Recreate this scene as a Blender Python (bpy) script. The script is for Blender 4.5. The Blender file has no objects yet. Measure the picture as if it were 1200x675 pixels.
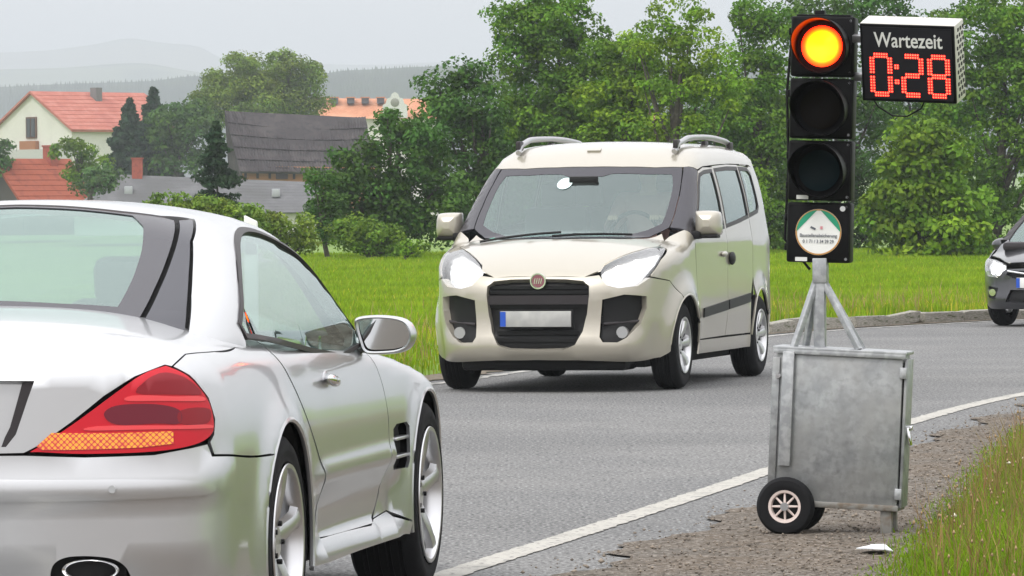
import bpy, bmesh, math, random
import numpy as np
from mathutils import Vector, Matrix
from mathutils.geometry import delaunay_2d_cdt
R = math.radians
PI = math.pi
sc = bpy.context.scene
COL = sc.collection
rng = np.random.default_rng(7)
random.seed(7)

# ------------------------------------------------------------------ camera, sky, sun, exposure
cam = bpy.data.cameras.new('camera')
camo = bpy.data.objects.new('camera', cam)
COL.objects.link(camo)
sc.camera = camo
cam.sensor_width = 36
cam.lens = 6001 / 1200 * 36
cam.clip_start = 0.5
cam.clip_end = 12000
CAMH = 1.322
PITCH, ROLL = 0.01556, 0.009
camo.matrix_world = Matrix.Translation((0, 0, CAMH)) @ Matrix.Rotation(PI / 2 - PITCH, 4, 'X') @ Matrix.Rotation(-ROLL, 4, 'Z')

SUN_EL, SUN_AZ = R(52), R(215)          # azimuth clockwise from +Y (view direction): behind the camera to the left
world = bpy.data.worlds.new('World')
sc.world = world
world.use_nodes = True
wn, wl = world.node_tree.nodes, world.node_tree.links
wn.clear()
sky = wn.new('ShaderNodeTexSky')
sky.sky_type = 'NISHITA'
sky.sun_disc = False
sky.sun_elevation = SUN_EL
sky.sun_rotation = SUN_AZ
sky.dust_density = 4.0
sky.air_density = 1.0
hs = wn.new('ShaderNodeHueSaturation')
hs.inputs['Saturation'].default_value = 0.12
wl.new(sky.outputs[0], hs.inputs['Color'])
# overcast: an even cloud cover three times as bright overhead as at the horizon (the standard overcast sky)
tcw = wn.new('ShaderNodeTexCoord')
sx = wn.new('ShaderNodeSeparateXYZ')
wl.new(tcw.outputs['Generated'], sx.inputs[0])
mrw = wn.new('ShaderNodeMapRange')
wl.new(sx.outputs['Z'], mrw.inputs[0])
cloud = wn.new('ShaderNodeMix')
cloud.data_type = 'RGBA'
cloud.inputs[6].default_value = (9.2, 9.0, 9.05, 1)
cloud.inputs[7].default_value = (19.5, 19.6, 20.2, 1)
wl.new(mrw.outputs[0], cloud.inputs[0])
mx = wn.new('ShaderNodeMix')
mx.data_type = 'RGBA'
mx.inputs[0].default_value = 0.85
wl.new(hs.outputs[0], mx.inputs[6])
wl.new(cloud.outputs[2], mx.inputs[7])
bg = wn.new('ShaderNodeBackground')
bg.inputs[1].default_value = 0.11
wl.new(mx.outputs[2], bg.inputs[0])
wo = wn.new('ShaderNodeOutputWorld')
wl.new(bg.outputs[0], wo.inputs[0])

sl = bpy.data.lights.new('sun', 'SUN')
sl.energy = 1.5
sl.angle = R(14)
sl.color = (1, 0.965, 0.91)
sun = bpy.data.objects.new('sun', sl)
COL.objects.link(sun)
sd = Vector((math.sin(SUN_AZ) * math.cos(SUN_EL), math.cos(SUN_AZ) * math.cos(SUN_EL), math.sin(SUN_EL)))
sun.rotation_euler = sd.to_track_quat('Z', 'Y').to_euler()
sun.location = (0, 0, 60)
sc.view_settings.view_transform = 'Standard'
sc.view_settings.look = 'None'
sc.view_settings.gamma = 1
sc.view_settings.exposure = 0.27
sc.cycles.volume_bounces = 0
sc.cycles.volume_max_steps = 32
sc.cycles.max_bounces = 8
sc.cycles.transparent_max_bounces = 16


def gp(px, py, z=0.):
    """point of the level z under photo pixel px, py"""
    a, b = at(px, py, 10.), Vector((0, 0, CAMH))
    d = a - b
    return b + d * ((z - CAMH) / d.z)


def at(px, py, D):
    """world point at distance D (along +Y) seen at photo pixel px, py"""
    f, cp, sp, cr, sr = 6001, math.cos(PITCH), math.sin(PITCH), math.cos(ROLL), math.sin(ROLL)
    X, Y = (px - 600) / f, (337.5 - py) / f
    x, u = X * cr + Y * sr, -X * sr + Y * cr
    ry, rz = cp + u * sp, u * cp - sp
    t = D / ry
    return Vector((x * t, D, CAMH + rz * t))


# ------------------------------------------------------------------ materials
def mat(name, color=(.5, .5, .5), rough=.5, metal=0., coat=0., coat_rough=.05, spec=.5, emis=None, estr=1., noise=None, bump=None, **kw):
    m = bpy.data.materials.new(name)
    m.use_nodes = True
    nt = m.node_tree
    b = nt.nodes['Principled BSDF']
    b.inputs['Base Color'].default_value = (*color, 1)
    b.inputs['Roughness'].default_value = rough
    b.inputs['Metallic'].default_value = metal
    b.inputs['Specular IOR Level'].default_value = spec
    b.inputs['Coat Weight'].default_value = coat
    b.inputs['Coat Roughness'].default_value = coat_rough
    if emis:
        b.inputs['Emission Color'].default_value = (*emis, 1)
        b.inputs['Emission Strength'].default_value = estr
    tc = nt.nodes.new('ShaderNodeTexCoord')
    if noise:      # list of (scale, detail, color2, lo, hi) layers mixed over the base colour
        prev = None
        for (s, d, c2, lo, hi) in noise:
            n = nt.nodes.new('ShaderNodeTexNoise')
            n.inputs['Scale'].default_value = s
            n.inputs['Detail'].default_value = d
            nt.links.new(tc.outputs['Object'], n.inputs['Vector'])
            mr = nt.nodes.new('ShaderNodeMapRange')
            mr.inputs['From Min'].default_value = lo
            mr.inputs['From Max'].default_value = hi
            nt.links.new(n.outputs[0], mr.inputs[0])
            mxx = nt.nodes.new('ShaderNodeMix')
            mxx.data_type = 'RGBA'
            if prev is None:
                mxx.inputs[6].default_value = (*color, 1)
            else:
                nt.links.new(prev, mxx.inputs[6])
            mxx.inputs[7].default_value = (*c2, 1)
            nt.links.new(mr.outputs[0], mxx.inputs[0])
            prev = mxx.outputs[2]
        nt.links.new(prev, b.inputs['Base Color'])
    if bump:       # (scale, detail, strength, distance)
        n = nt.nodes.new('ShaderNodeTexNoise')
        n.inputs['Scale'].default_value = bump[0]
        n.inputs['Detail'].default_value = bump[1]
        nt.links.new(tc.outputs['Object'], n.inputs['Vector'])
        bp = nt.nodes.new('ShaderNodeBump')
        bp.inputs['Strength'].default_value = bump[2]
        bp.inputs['Distance'].default_value = bump[3]
        nt.links.new(n.outputs[0], bp.inputs['Height'])
        nt.links.new(bp.outputs[0], b.inputs['Normal'])
    return m


def glass_mat(name, tint=(.75, .85, .82), refl=.25, rough=.02, gcol=(.80, .90, .88)):
    """thin car glass: what lies behind it, tinted, under a mirror layer that grows with angle"""
    m = bpy.data.materials.new(name)
    m.use_nodes = True
    nt = m.node_tree
    nt.nodes.clear()
    o = nt.nodes.new('ShaderNodeOutputMaterial')
    t = nt.nodes.new('ShaderNodeBsdfTransparent')
    t.inputs[0].default_value = (*tint, 1)
    g = nt.nodes.new('ShaderNodeBsdfGlossy')
    g.inputs['Color'].default_value = (*gcol, 1)
    g.inputs['Roughness'].default_value = rough
    lw = nt.nodes.new('ShaderNodeLayerWeight')
    lw.inputs[0].default_value = .5
    mr = nt.nodes.new('ShaderNodeMapRange')
    mr.inputs['To Min'].default_value = refl
    mr.inputs['To Max'].default_value = .95
    pw = nt.nodes.new('ShaderNodeMath')
    pw.operation = 'POWER'
    pw.inputs[1].default_value = 3
    nt.links.new(lw.outputs['Facing'], pw.inputs[0])
    nt.links.new(pw.outputs[0], mr.inputs[0])
    ms = nt.nodes.new('ShaderNodeMixShader')
    nt.links.new(mr.outputs[0], ms.inputs[0])
    nt.links.new(t.outputs[0], ms.inputs[1])
    nt.links.new(g.outputs[0], ms.inputs[2])
    nt.links.new(ms.outputs[0], o.inputs[0])
    return m


M = {}
M['silver'] = mat('silver_paint', (.525, .53, .54), .29, .80, .8, .06, bump=(900, 1, .02, .001))
M['champagne'] = mat('champagne_paint', (.395, .365, .305), .32, .45, 1, .05)
M['anthracite'] = mat('dark_grey_paint', (.035, .036, .042), .3, .4, 1, .05)
for k_ in ('silver', 'champagne', 'anthracite'):      # the inside of a body panel is lined with dark fabric
    nt_ = M[k_].node_tree
    pb_ = nt_.nodes['Principled BSDF']
    gm_ = nt_.nodes.new('ShaderNodeNewGeometry')
    df_ = nt_.nodes.new('ShaderNodeBsdfDiffuse')
    df_.inputs[0].default_value = (.05, .05, .052, 1)
    ms_ = nt_.nodes.new('ShaderNodeMixShader')
    nt_.links.new(gm_.outputs['Backfacing'], ms_.inputs[0])
    nt_.links.new(pb_.outputs[0], ms_.inputs[1])
    nt_.links.new(df_.outputs[0], ms_.inputs[2])
    nt_.links.new(ms_.outputs[0], nt_.nodes['Material Output'].inputs[0])
M['black'] = mat('black_plastic', (.006, .006, .0065), .5, spec=.25, bump=(60, 3, .1, .002))
M['blackmatt'] = mat('dark_inner_shell', (.006, .006, .006), .9)
M['trim'] = mat('dark_trim', (.030, .026, .028), .45, spec=.25)
M['frit'] = mat('black_glass_border', (.042, .040, .048), .25, 0, .12, spec=.25)
M['rubber'] = mat('tyre_rubber', (.010, .010, .011), .8, spec=.15, bump=(40, 4, .3, .004))
M['alloy'] = mat('alloy_rim', (.62, .62, .63), .28, .9)
M['chrome'] = mat('chrome', (.82, .82, .83), .08, 1.)
M['steel'] = mat('steel', (.45, .45, .46), .35, .9)
M['glass'] = glass_mat('window_glass', (.62, .74, .70), .12)
M['glass_rear'] = glass_mat('heated_rear_glass', (.45, .62, .58), .18, .03, (.70, .84, .80))
M['screen'] = glass_mat('windscreen_glass', (.45, .58, .55), .13, .03, (.72, .84, .82))
M['mirror'] = mat('mirror_glass', (.85, .87, .88), .02, 1.)
M['redlamp'] = mat('red_lamp_plastic', (.50, .004, .016), .3, 0, .25, .03, spec=.3)
M['redlamp_dark'] = mat('dark_red_lamp_plastic', (.22, .003, .010), .3, 0, .25, .03, spec=.3)
M['smoke'] = mat('smoked_lamp_plastic', (.13, .006, .018), .3, 0, .25, .03, spec=.3)
M['redleather'] = mat('red_leather', (.45, .02, .03), .5)
M['darkleather'] = mat('dark_leather', (.03, .03, .032), .5)
M['greyfabric'] = mat('grey_fabric', (.09, .09, .10), .85)


# ------------------------------------------------------------------ object helpers
def link(o, parent=None):
    COL.objects.link(o)
    if parent is not None:
        o.parent = parent
    return o


def meta(o, label=None, cat=None, group=None, kind=None):
    if label: o['label'] = label
    if cat: o['category'] = cat
    if group: o['group'] = group
    if kind: o['kind'] = kind
    return o


def thing(name, label, cat, loc=(0, 0, 0), rz=0., group=None, rot=None):
    o = bpy.data.objects.new(name, None)
    o.empty_display_size = .1
    o.location = loc
    o.rotation_euler = rot if rot else (0, 0, rz)
    link(o)
    return meta(o, label, cat, group)


def meshobj(name, V, F, m, parent=None, smooth=False, sharp=None):
    me = bpy.data.meshes.new(name)
    me.from_pydata([tuple(map(float, v)) for v in V], [], [tuple(int(i) for i in f) for f in F])
    ms = m if isinstance(m, (list, tuple)) else [m]
    for x in ms: me.materials.append(x)
    if smooth:
        me.shade_smooth()
        if sharp: me.set_sharp_from_angle(angle=R(sharp))
    o = bpy.data.objects.new(name, me)
    return link(o, parent)


def bmobj(name, bm, m, parent=None, smooth=False, sharp=35):
    me = bpy.data.meshes.new(name)
    bm.normal_update()
    bm.to_mesh(me)
    bm.free()
    ms = m if isinstance(m, (list, tuple)) else [m]
    for x in ms: me.materials.append(x)
    if smooth:
        me.shade_smooth()
        me.set_sharp_from_angle(angle=R(sharp))
    o = bpy.data.objects.new(name, me)
    return link(o, parent)


def fastmesh(name, V, F4, m, parent=None, cols=None, smooth=False):
    """V (n,3), F4 (m,k) numpy -> object, optional per-vertex colour 'tint'"""
    me = bpy.data.meshes.new(name)
    n, k = F4.shape
    me.vertices.add(len(V))
    me.vertices.foreach_set('co', np.ascontiguousarray(V, dtype=np.float32).ravel())
    me.loops.add(n * k)
    me.loops.foreach_set('vertex_index', np.ascontiguousarray(F4, dtype=np.int32).ravel())
    me.polygons.add(n)
    me.polygons.foreach_set('loop_start', np.arange(0, n * k, k, dtype=np.int32))
    me.polygons.foreach_set('loop_total', np.full(n, k, dtype=np.int32))
    me.update(calc_edges=True)
    if cols is not None:
        a = me.attributes.new('tint', 'FLOAT_COLOR', 'POINT')
        c = np.ones((len(V), 4), np.float32)
        c[:, :3] = cols
        a.data.foreach_set('color', c.ravel())
    if smooth: me.shade_smooth()
    me.materials.append(m)
    o = bpy.data.objects.new(name, me)
    return link(o, parent)


def box(bm, c, s, rot=None, bev=0.):
    """box of size s centred at c"""
    r = bmesh.ops.create_cube(bm, size=1)
    vs = r['verts']
    mt = Matrix.Translation(c) @ (rot.to_4x4() if rot else Matrix.Identity(4)) @ Matrix.Diagonal((*s, 1))
    bmesh.ops.transform(bm, matrix=mt, verts=vs)
    if bev > 0:
        es = list({e for v in vs for e in v.link_edges})
        bmesh.ops.bevel(bm, geom=es, offset=bev, segments=2, affect='EDGES', profile=.5)
    return bm


def cyl(bm, p0, p1, r, r2=None, n=16, caps=True):
    p0, p1 = Vector(p0), Vector(p1)
    d = p1 - p0
    r = bmesh.ops.create_cone(bm, cap_ends=caps, segments=n, radius1=r, radius2=r if r2 is None else r2, depth=d.length)
    mt = Matrix.Translation((p0 + p1) / 2) @ d.to_track_quat('Z', 'Y').to_matrix().to_4x4()
    bmesh.ops.transform(bm, matrix=mt, verts=r['verts'])
    return bm


def boxobj(name, c, s, m, parent=None, bev=.0, rot=None):
    return bmobj(name, box(bmesh.new(), c, s, rot, bev), m, parent, bev > 0)


def cylobj(name, p0, p1, r, m, parent=None, r2=None, n=16):
    return bmobj(name, cyl(bmesh.new(), p0, p1, r, r2, n), m, parent, True)


def lathe(name, prof, m, parent=None, n=48, axis='Y', loc=(0, 0, 0), smooth=True, sharp=40, closed=False):
    """prof: list of (radius, along axis)"""
    V, F = [], []
    k = len(prof)
    for i in range(n):
        a = 2 * PI * i / n
        for (r, h) in prof:
            c, s = r * math.cos(a), r * math.sin(a)
            p = {'Y': (c, h, s), 'Z': (c, s, h), 'X': (h, c, s)}[axis]
            V.append((p[0] + loc[0], p[1] + loc[1], p[2] + loc[2]))
    for i in range(n):
        j = (i + 1) % n
        for q in range(k - 1 if not closed else k):
            q2 = (q + 1) % k
            F.append((i * k + q, i * k + q2, j * k + q2, j * k + q))
    return meshobj(name, V, F, m, parent, smooth, sharp)


def tube(name, pts, r, m, parent=None, n=8, closed=False, smooth=True):
    V, F = [], []
    P = [Vector(p) for p in pts]
    for i, p in enumerate(P):
        t = (P[min(i + 1, len(P) - 1)] - P[max(i - 1, 0)]).normalized()
        up = Vector((0, 0, 1)) if abs(t.z) < .9 else Vector((1, 0, 0))
        a = t.cross(up).normalized()
        b = t.cross(a)
        rr = r[i] if isinstance(r, (list, tuple)) else r
        for q in range(n):
            an = 2 * PI * q / n
            V.append(p + a * (math.cos(an) * rr) + b * (math.sin(an) * rr))
    for i in range(len(P) - 1):
        for q in range(n):
            F.append((i * n + q, i * n + (q + 1) % n, (i + 1) * n + (q + 1) % n, (i + 1) * n + q))
    F.append(tuple(range(n))[::-1])
    F.append(tuple((len(P) - 1) * n + q for q in range(n)))
    return meshobj(name, V, F, m, parent, smooth, 50)


def dup(o, parent=None):
    c = o.copy()
    link(c, parent)
    for ch in list(o.children):
        if ch is not c: dup(ch, c)
    return c


def curve(pts, n=10, closed=False):
    """Catmull-Rom through pts; a point given twice is a corner"""
    P = [np.array(p, float) for p in pts]
    out = []
    m = len(P)
    for i in range(m if closed else m - 1):
        p1, p2 = P[i], P[(i + 1) % m]
        if np.allclose(p1, p2): continue
        p0 = P[(i - 1) % m] if (closed or i > 0) else p1
        p3 = P[(i + 2) % m] if (closed or i < m - 2) else p2
        if np.allclose(p0, p1): p0 = 2 * p1 - p2
        if np.allclose(p3, p2): p3 = 2 * p2 - p1
        for k in range(n):
            t = k / n
            out.append(.5 * ((2 * p1) + (-p0 + p2) * t + (2 * p0 - 5 * p1 + 4 * p2 - p3) * t * t + (-p0 + 3 * p1 - 3 * p2 + p3) * t ** 3))
    if not closed: out.append(P[-1])
    return np.array(out)


# ------------------------------------------------------------------ bodies as implicit shapes, panels cut out of their skin
def smax(a, b, k):
    h = np.clip(.5 + .5 * (a - b) / k, 0, 1)
    return b + (a - b) * h + k * h * (1 - h)


def smin(a, b, k):
    return -smax(-a, -b, k)


def sstep(x, a, b):
    t = np.clip((x - a) / (b - a), 0, 1)
    return t * t * (3 - 2 * t)


def itp(x, pts):
    """smooth (pchip-like) interpolation"""
    xs = np.array([p[0] for p in pts], float)
    ys = np.array([p[1] for p in pts], float)
    d = np.diff(ys) / np.diff(xs)
    mm = np.zeros(len(xs))
    mm[1:-1] = np.where(d[1:] * d[:-1] > 0, 2 * d[1:] * d[:-1] / (d[1:] + d[:-1] + 1e-12), 0)
    mm[0], mm[-1] = d[0], d[-1]
    x = np.clip(x, xs[0], xs[-1])
    i = np.clip(np.searchsorted(xs, x) - 1, 0, len(xs) - 2)
    h = xs[i + 1] - xs[i]
    t = (x - xs[i]) / h
    return (2 * t ** 3 - 3 * t ** 2 + 1) * ys[i] + (t ** 3 - 2 * t ** 2 + t) * h * mm[i] + (-2 * t ** 3 + 3 * t ** 2) * ys[i + 1] + (t ** 3 - t ** 2) * h * mm[i + 1]


def grad(F, P):
    e = 2e-3
    g = np.stack([F(P[:, 0] + e, P[:, 1], P[:, 2]) - F(P[:, 0] - e, P[:, 1], P[:, 2]),
                  F(P[:, 0], P[:, 1] + e, P[:, 2]) - F(P[:, 0], P[:, 1] - e, P[:, 2]),
                  F(P[:, 0], P[:, 1], P[:, 2] + e) - F(P[:, 0], P[:, 1], P[:, 2] - e)], 1)
    return g / (np.linalg.norm(g, axis=1, keepdims=True) + 1e-9)


def shoot(F, O, D, tmax=3.):
    lo, hi = np.zeros(len(O)), np.full(len(O), tmax)
    # first exit: coarse march, then bisect
    ts = np.linspace(0, tmax, 61)
    found = np.zeros(len(O), bool)
    for a, b in zip(ts[:-1], ts[1:]):
        P = O + D * b
        out = (F(P[:, 0], P[:, 1], P[:, 2]) > 0) & ~found
        lo[out], hi[out] = a, b
        found |= out
    for _ in range(26):
        mid = (lo + hi) / 2
        P = O + D * mid[:, None]
        ins = F(P[:, 0], P[:, 1], P[:, 2]) < 0
        lo = np.where(ins, mid, lo)
        hi = np.where(ins, hi, mid)
    return O + D * hi[:, None]


class Capsule:
    """rays out of a low core line of the body; s runs round the body, v is elevation"""
    def __init__(s, Xr, Xf, yc, z0, R=.6, Rv=.5):
        s.Xr, s.Xf, s.yc, s.z0, s.R, s.Rv = Xr, Xf, yc, z0, R, Rv

    def rays(c, q):
        s, v = q[:, 0], q[:, 1] / c.Rv
        O = np.zeros((len(s), 3))
        H = np.zeros((len(s), 3))
        O[:, 2] = c.z0
        O[:, 0] = np.clip(s, c.Xr, c.Xf)
        O[:, 1] = c.yc
        for end, sg in ((c.Xr, -1), (c.Xf, 1)):
            e = np.maximum((s - end) * sg, 0)
            m = e > 0
            a = e / c.R
            a1 = np.minimum(a, PI / 2)
            t = np.clip((a - PI / 2) * c.R, 0, 2 * c.yc)
            a2 = np.maximum((a - PI / 2) - 2 * c.yc / c.R, 0)
            aa = a1 + a2
            H[m, 0] = (sg * np.sin(aa))[m]
            H[m, 1] = np.cos(aa)[m]
            O[m, 1] = (c.yc - t)[m]
        mid = (s >= c.Xr) & (s <= c.Xf)
        H[mid, 1] = 1
        D = H * np.cos(v)[:, None]
        D[:, 2] = np.sin(v)
        return O, D

    def inv(c, P):
        P = np.asarray(P, float)
        out = []
        for X, Y, Z in P:
            if c.Xr <= X <= c.Xf:
                s, h = X, Y - c.yc
            else:
                sg, end = (-1, c.Xr) if X < c.Xr else (1, c.Xf)
                dx = abs(X - end)
                if abs(Y) <= c.yc:
                    a, h = c.R * PI / 2 + (c.yc - Y), dx
                elif Y > 0:
                    a, h = c.R * math.atan2(dx, Y - c.yc), math.hypot(dx, Y - c.yc)
                else:
                    a, h = c.R * PI / 2 + 2 * c.yc + c.R * (PI / 2 - math.atan2(dx, -Y - c.yc)), math.hypot(dx, Y + c.yc)
                s = end + sg * a
            out.append((s, c.Rv * math.atan2(Z - c.z0, h)))
        return np.array(out)


class Roll:
    """rays out of the long axis (X, 0, z0); v is the angle from vertical towards +Y"""
    def __init__(s, z0, Rv=.5): s.z0, s.Rv = z0, Rv

    def rays(c, q):
        O = np.zeros((len(q), 3))
        O[:, 0] = q[:, 0]
        O[:, 2] = c.z0
        D = np.zeros((len(q), 3))
        D[:, 1] = np.sin(q[:, 1] / c.Rv)
        D[:, 2] = np.cos(q[:, 1] / c.Rv)
        return O, D

    def inv(c, P):
        return np.array([(X, c.Rv * math.atan2(Y, Z - c.z0)) for X, Y, Z in P])


class Axis:
    """parallel rays: 'Z' seen from above (u=X, v=Y); 'X' / '-X' along the car (u=Y, v=Z); 'Y' from the right side (u=X, v=Z)"""
    def __init__(s, ax, start): s.ax, s.start = ax, start

    def rays(c, q):
        O = np.zeros((len(q), 3))
        D = np.zeros((len(q), 3))
        if c.ax == 'Z':
            O[:, 0], O[:, 1], O[:, 2] = q[:, 0], q[:, 1], c.start
            D[:, 2] = 1
        elif c.ax in ('X', '-X'):
            O[:, 1], O[:, 2], O[:, 0] = q[:, 0], q[:, 1], c.start
            D[:, 0] = 1 if c.ax == 'X' else -1
        else:
            O[:, 0], O[:, 2], O[:, 1] = q[:, 0], q[:, 1], c.start
            D[:, 1] = 1
        return O, D

    def inv(c, P):
        P = np.asarray(P, float)
        return {'Z': P[:, [0, 1]], 'X': P[:, [1, 2]], '-X': P[:, [1, 2]], 'Y': P[:, [0, 2]]}[c.ax]


def inpoly(pts, poly):
    x, y = pts[:, 0], pts[:, 1]
    ins = np.zeros(len(pts), bool)
    n = len(poly)
    for i in range(n):
        x1, y1 = poly[i]
        x2, y2 = poly[(i + 1) % n]
        if y1 == y2: continue
        c = ((y1 > y) != (y2 > y)) & (x < (x2 - x1) * (y - y1) / (y2 - y1) + x1)
        ins ^= c
    return ins


def polydist(pts, poly):
    d = np.full(len(pts), 1e9)
    n = len(poly)
    for i in range(n):
        a, b = poly[i], poly[(i + 1) % n]
        ab = b - a
        L = ab @ ab + 1e-12
        t = np.clip(((pts - a) @ ab) / L, 0, 1)
        d = np.minimum(d, np.linalg.norm(pts - (a + t[:, None] * ab), axis=1))
    return d


def resample(poly, step):
    out = []
    n = len(poly)
    for i in range(n):
        a, b = poly[i], poly[(i + 1) % n]
        L = np.linalg.norm(b - a)
        if L < 1e-6: continue
        k = max(1, int(math.ceil(L / step)))
        for j in range(k): out.append(a + (b - a) * j / k)
    return np.array(out)


def inset(poly, g):
    n = len(poly)
    area = .5 * sum(poly[i][0] * poly[(i + 1) % n][1] - poly[(i + 1) % n][0] * poly[i][1] for i in range(n))
    sg = 1 if area > 0 else -1
    out = []
    for i in range(n):
        d1 = poly[i] - poly[i - 1]
        d2 = poly[(i + 1) % n] - poly[i]
        d1 = d1 / (np.linalg.norm(d1) + 1e-9)
        d2 = d2 / (np.linalg.norm(d2) + 1e-9)
        n1, n2 = np.array([-d1[1], d1[0]]) * sg, np.array([-d2[1], d2[0]]) * sg
        b = n1 + n2
        L = np.linalg.norm(b)
        b = b / L if L > .3 else n1
        out.append(poly[i] + b * g / max(.5, b @ n1))
    return np.array(out)


def panel(name, F, dom, outline, m, parent, holes=(), step=.035, off=0., thick=.012, gap=.0, mirror=False, raw=False, only_mirror=False):
    """skin of the implicit body F inside an outline (3D points near the skin, or domain points when raw)"""
    def tod(o):
        o = np.array(o, float)
        return o if raw else dom.inv(o)
    po = tod(outline)
    if gap: po = inset(po, gap)
    po = resample(po, step * .7)
    hs_ = [resample(tod(h), step * .7) for h in holes]
    lo, hi = po.min(0), po.max(0)
    gx, gy = np.meshgrid(np.arange(lo[0], hi[0], step), np.arange(lo[1], hi[1], step))
    gp = np.stack([gx.ravel(), gy.ravel()], 1)
    gp = gp[inpoly(gp, po)]
    if len(gp): gp = gp[polydist(gp, po) > step * .45]
    for h in hs_:
        if len(gp): gp = gp[~inpoly(gp, h)]
        if len(gp): gp = gp[polydist(gp, h) > step * .45]
    vs, es = [], []
    for lp in [po] + hs_:
        k = len(vs)
        vs += [Vector((float(a), float(b))) for a, b in lp]
        es += [(k + i, k + (i + 1) % len(lp)) for i in range(len(lp))]
    nb = len(vs)
    vs += [Vector((float(a), float(b))) for a, b in gp]
    ov, oe, of, *_ = delaunay_2d_cdt(vs, es, [], 0, 1e-7)
    q = np.array([(v.x, v.y) for v in ov])
    tri = np.array([f for f in of if len(f) == 3])
    cen = q[tri].mean(1)
    keep = inpoly(cen, po)
    for h in hs_: keep &= ~inpoly(cen, h)
    tri = tri[keep]
    O, D = dom.rays(q)
    P = shoot(F, O, D)
    N = grad(F, P)
    P = P + N * off
    e1, e2 = P[tri[:, 1]] - P[tri[:, 0]], P[tri[:, 2]] - P[tri[:, 0]]
    fn = np.cross(e1, e2)
    flip = (fn * N[tri[:, 0]]).sum(1) < 0
    tri[flip] = tri[flip][:, ::-1]
    # rim
    edges = {}
    for t in tri:
        for a, b in ((t[0], t[1]), (t[1], t[2]), (t[2], t[0])):
            if (b, a) in edges: edges.pop((b, a))
            else: edges[(a, b)] = 1
    V = list(P)
    NN = list(N)
    Fc = [tuple(t) for t in tri]
    if thick:
        ids = {}
        for (a, b) in edges:
            for x in (a, b):
                if x not in ids:
                    ids[x] = len(V)
                    V += [P[x], P[x] - N[x] * thick]
                    NN += [None, None]
        for (a, b) in edges:
            Fc.append((ids[a], ids[a] + 1, ids[b] + 1, ids[b]))
            t = np.cross(P[b] - P[a], -N[a])
            t = -t / (np.linalg.norm(t) + 1e-9)
            for x in (a, b):
                for k in (0, 1):
                    NN[ids[x] + k] = t if NN[ids[x] + k] is None else NN[ids[x] + k]
    V, NN = np.array(V), np.array(NN)
    res = []
    for mir in ((False, True) if mirror else ((True,) if only_mirror else (False,))):
        VV, N2 = V.copy(), NN.copy()
        FF = Fc
        if mir:
            VV[:, 1] *= -1
            N2[:, 1] *= -1
            FF = [f[::-1] for f in Fc]
        o = meshobj(name, VV, FF, m, parent, True)
        o.data.normals_split_custom_set_from_vertices([tuple(map(float, x)) for x in N2])
        res.append(o)
    return res[0] if len(res) == 1 else res


def shell(name, F, dom_list, m, parent):
    """closed-looking dark inner skin made of raw domain rectangles"""
    V, Fc = [], []
    for dom, u0, u1, nu, v0, v1, nv, mir in dom_list:
        gu, gv = np.meshgrid(np.linspace(u0, u1, nu), np.linspace(v0, v1, nv))
        q = np.stack([gu.ravel(), gv.ravel()], 1)
        P = shoot(F, *dom.rays(q))
        for sgn in ((1, -1) if mir else (1,)):
            k = len(V)
            Q = P.copy()
            Q[:, 1] *= sgn
            V += list(Q)
            for j in range(nv - 1):
                for i in range(nu - 1):
                    a = k + j * nu + i
                    Fc.append((a, a + 1, a + nu + 1, a + nu))
    return meshobj(name, V, Fc, m, parent, True)
# ------------------------------------------------------------------ the silver roadster: body shape
def roadster_low(X, Y, Z):
    y = np.abs(Y)
    Wm = itp(X, [(-1.06, .845), (-.85, .875), (-.5, .893), (0, .905), (.6, .888), (1.2, .884), (1.9, .89), (2.56, .897), (2.9, .875), (3.2, .83), (3.5, .72)])
    W = Wm - .62 * np.maximum(Z - .60, 0) ** 2
    dr = np.hypot(X, Z - .325)
    df = np.hypot(X - 2.56, Z - .325)
    W = W + .020 * np.exp(-((dr - .37) / .07) ** 2) + .016 * np.exp(-((df - .37) / .07) ** 2)
    door = sstep(X, .42, .75) * (1 - sstep(X, 1.95, 2.15))
    W = W + door * (.010 * np.exp(-((Z - .50) / .03) ** 2) - .030 * (1 - sstep(Z, .38, .49)) + .040 * (1 - sstep(Z, .24, .31)))
    T = itp(X, [(-1.1, .955), (-1.0, .985), (-.85, 1.018), (-.6, 1.04), (-.35, 1.052), (0, 1.05), (.4, 1.03), (1.0, .995), (1.5, .965), (1.9, .945), (2.3, .915), (2.7, .87), (3.1, .80), (3.35, .72), (3.5, .64)])
    rr_ = sstep(-X, -.9, -.2)
    T = T - (1 - rr_) * itp(X, [(.4, .17), (1.4, .14), (2.5, .16), (3.5, .2)]) * y ** 2 - rr_ * (.065 * y ** 2 + .19 * y ** 4)
    s = y - W
    z = Z
    rear = -X - (1.045 - .13 * (y / .75) ** 2.6 - .030 * sstep(z, .595, .635) - .03 * np.maximum(z - .62, 0) - .55 * np.maximum(z - .848, 0) - .25 * np.maximum(.34 - z, 0)
                 + .006 * np.exp(-((z - .545) / .03) ** 4))
    front = X - (3.48 - .30 * (y / .8) ** 2.6 - .5 * np.maximum(z - .5, 0) ** 1.3 - .3 * np.maximum(.3 - z, 0))
    f = smax(s, rear, .16)
    f = smax(f, front, .22)
    f = smax(f, Z - T, .05)
    return smax(f, .19 - Z, .03)


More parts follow.
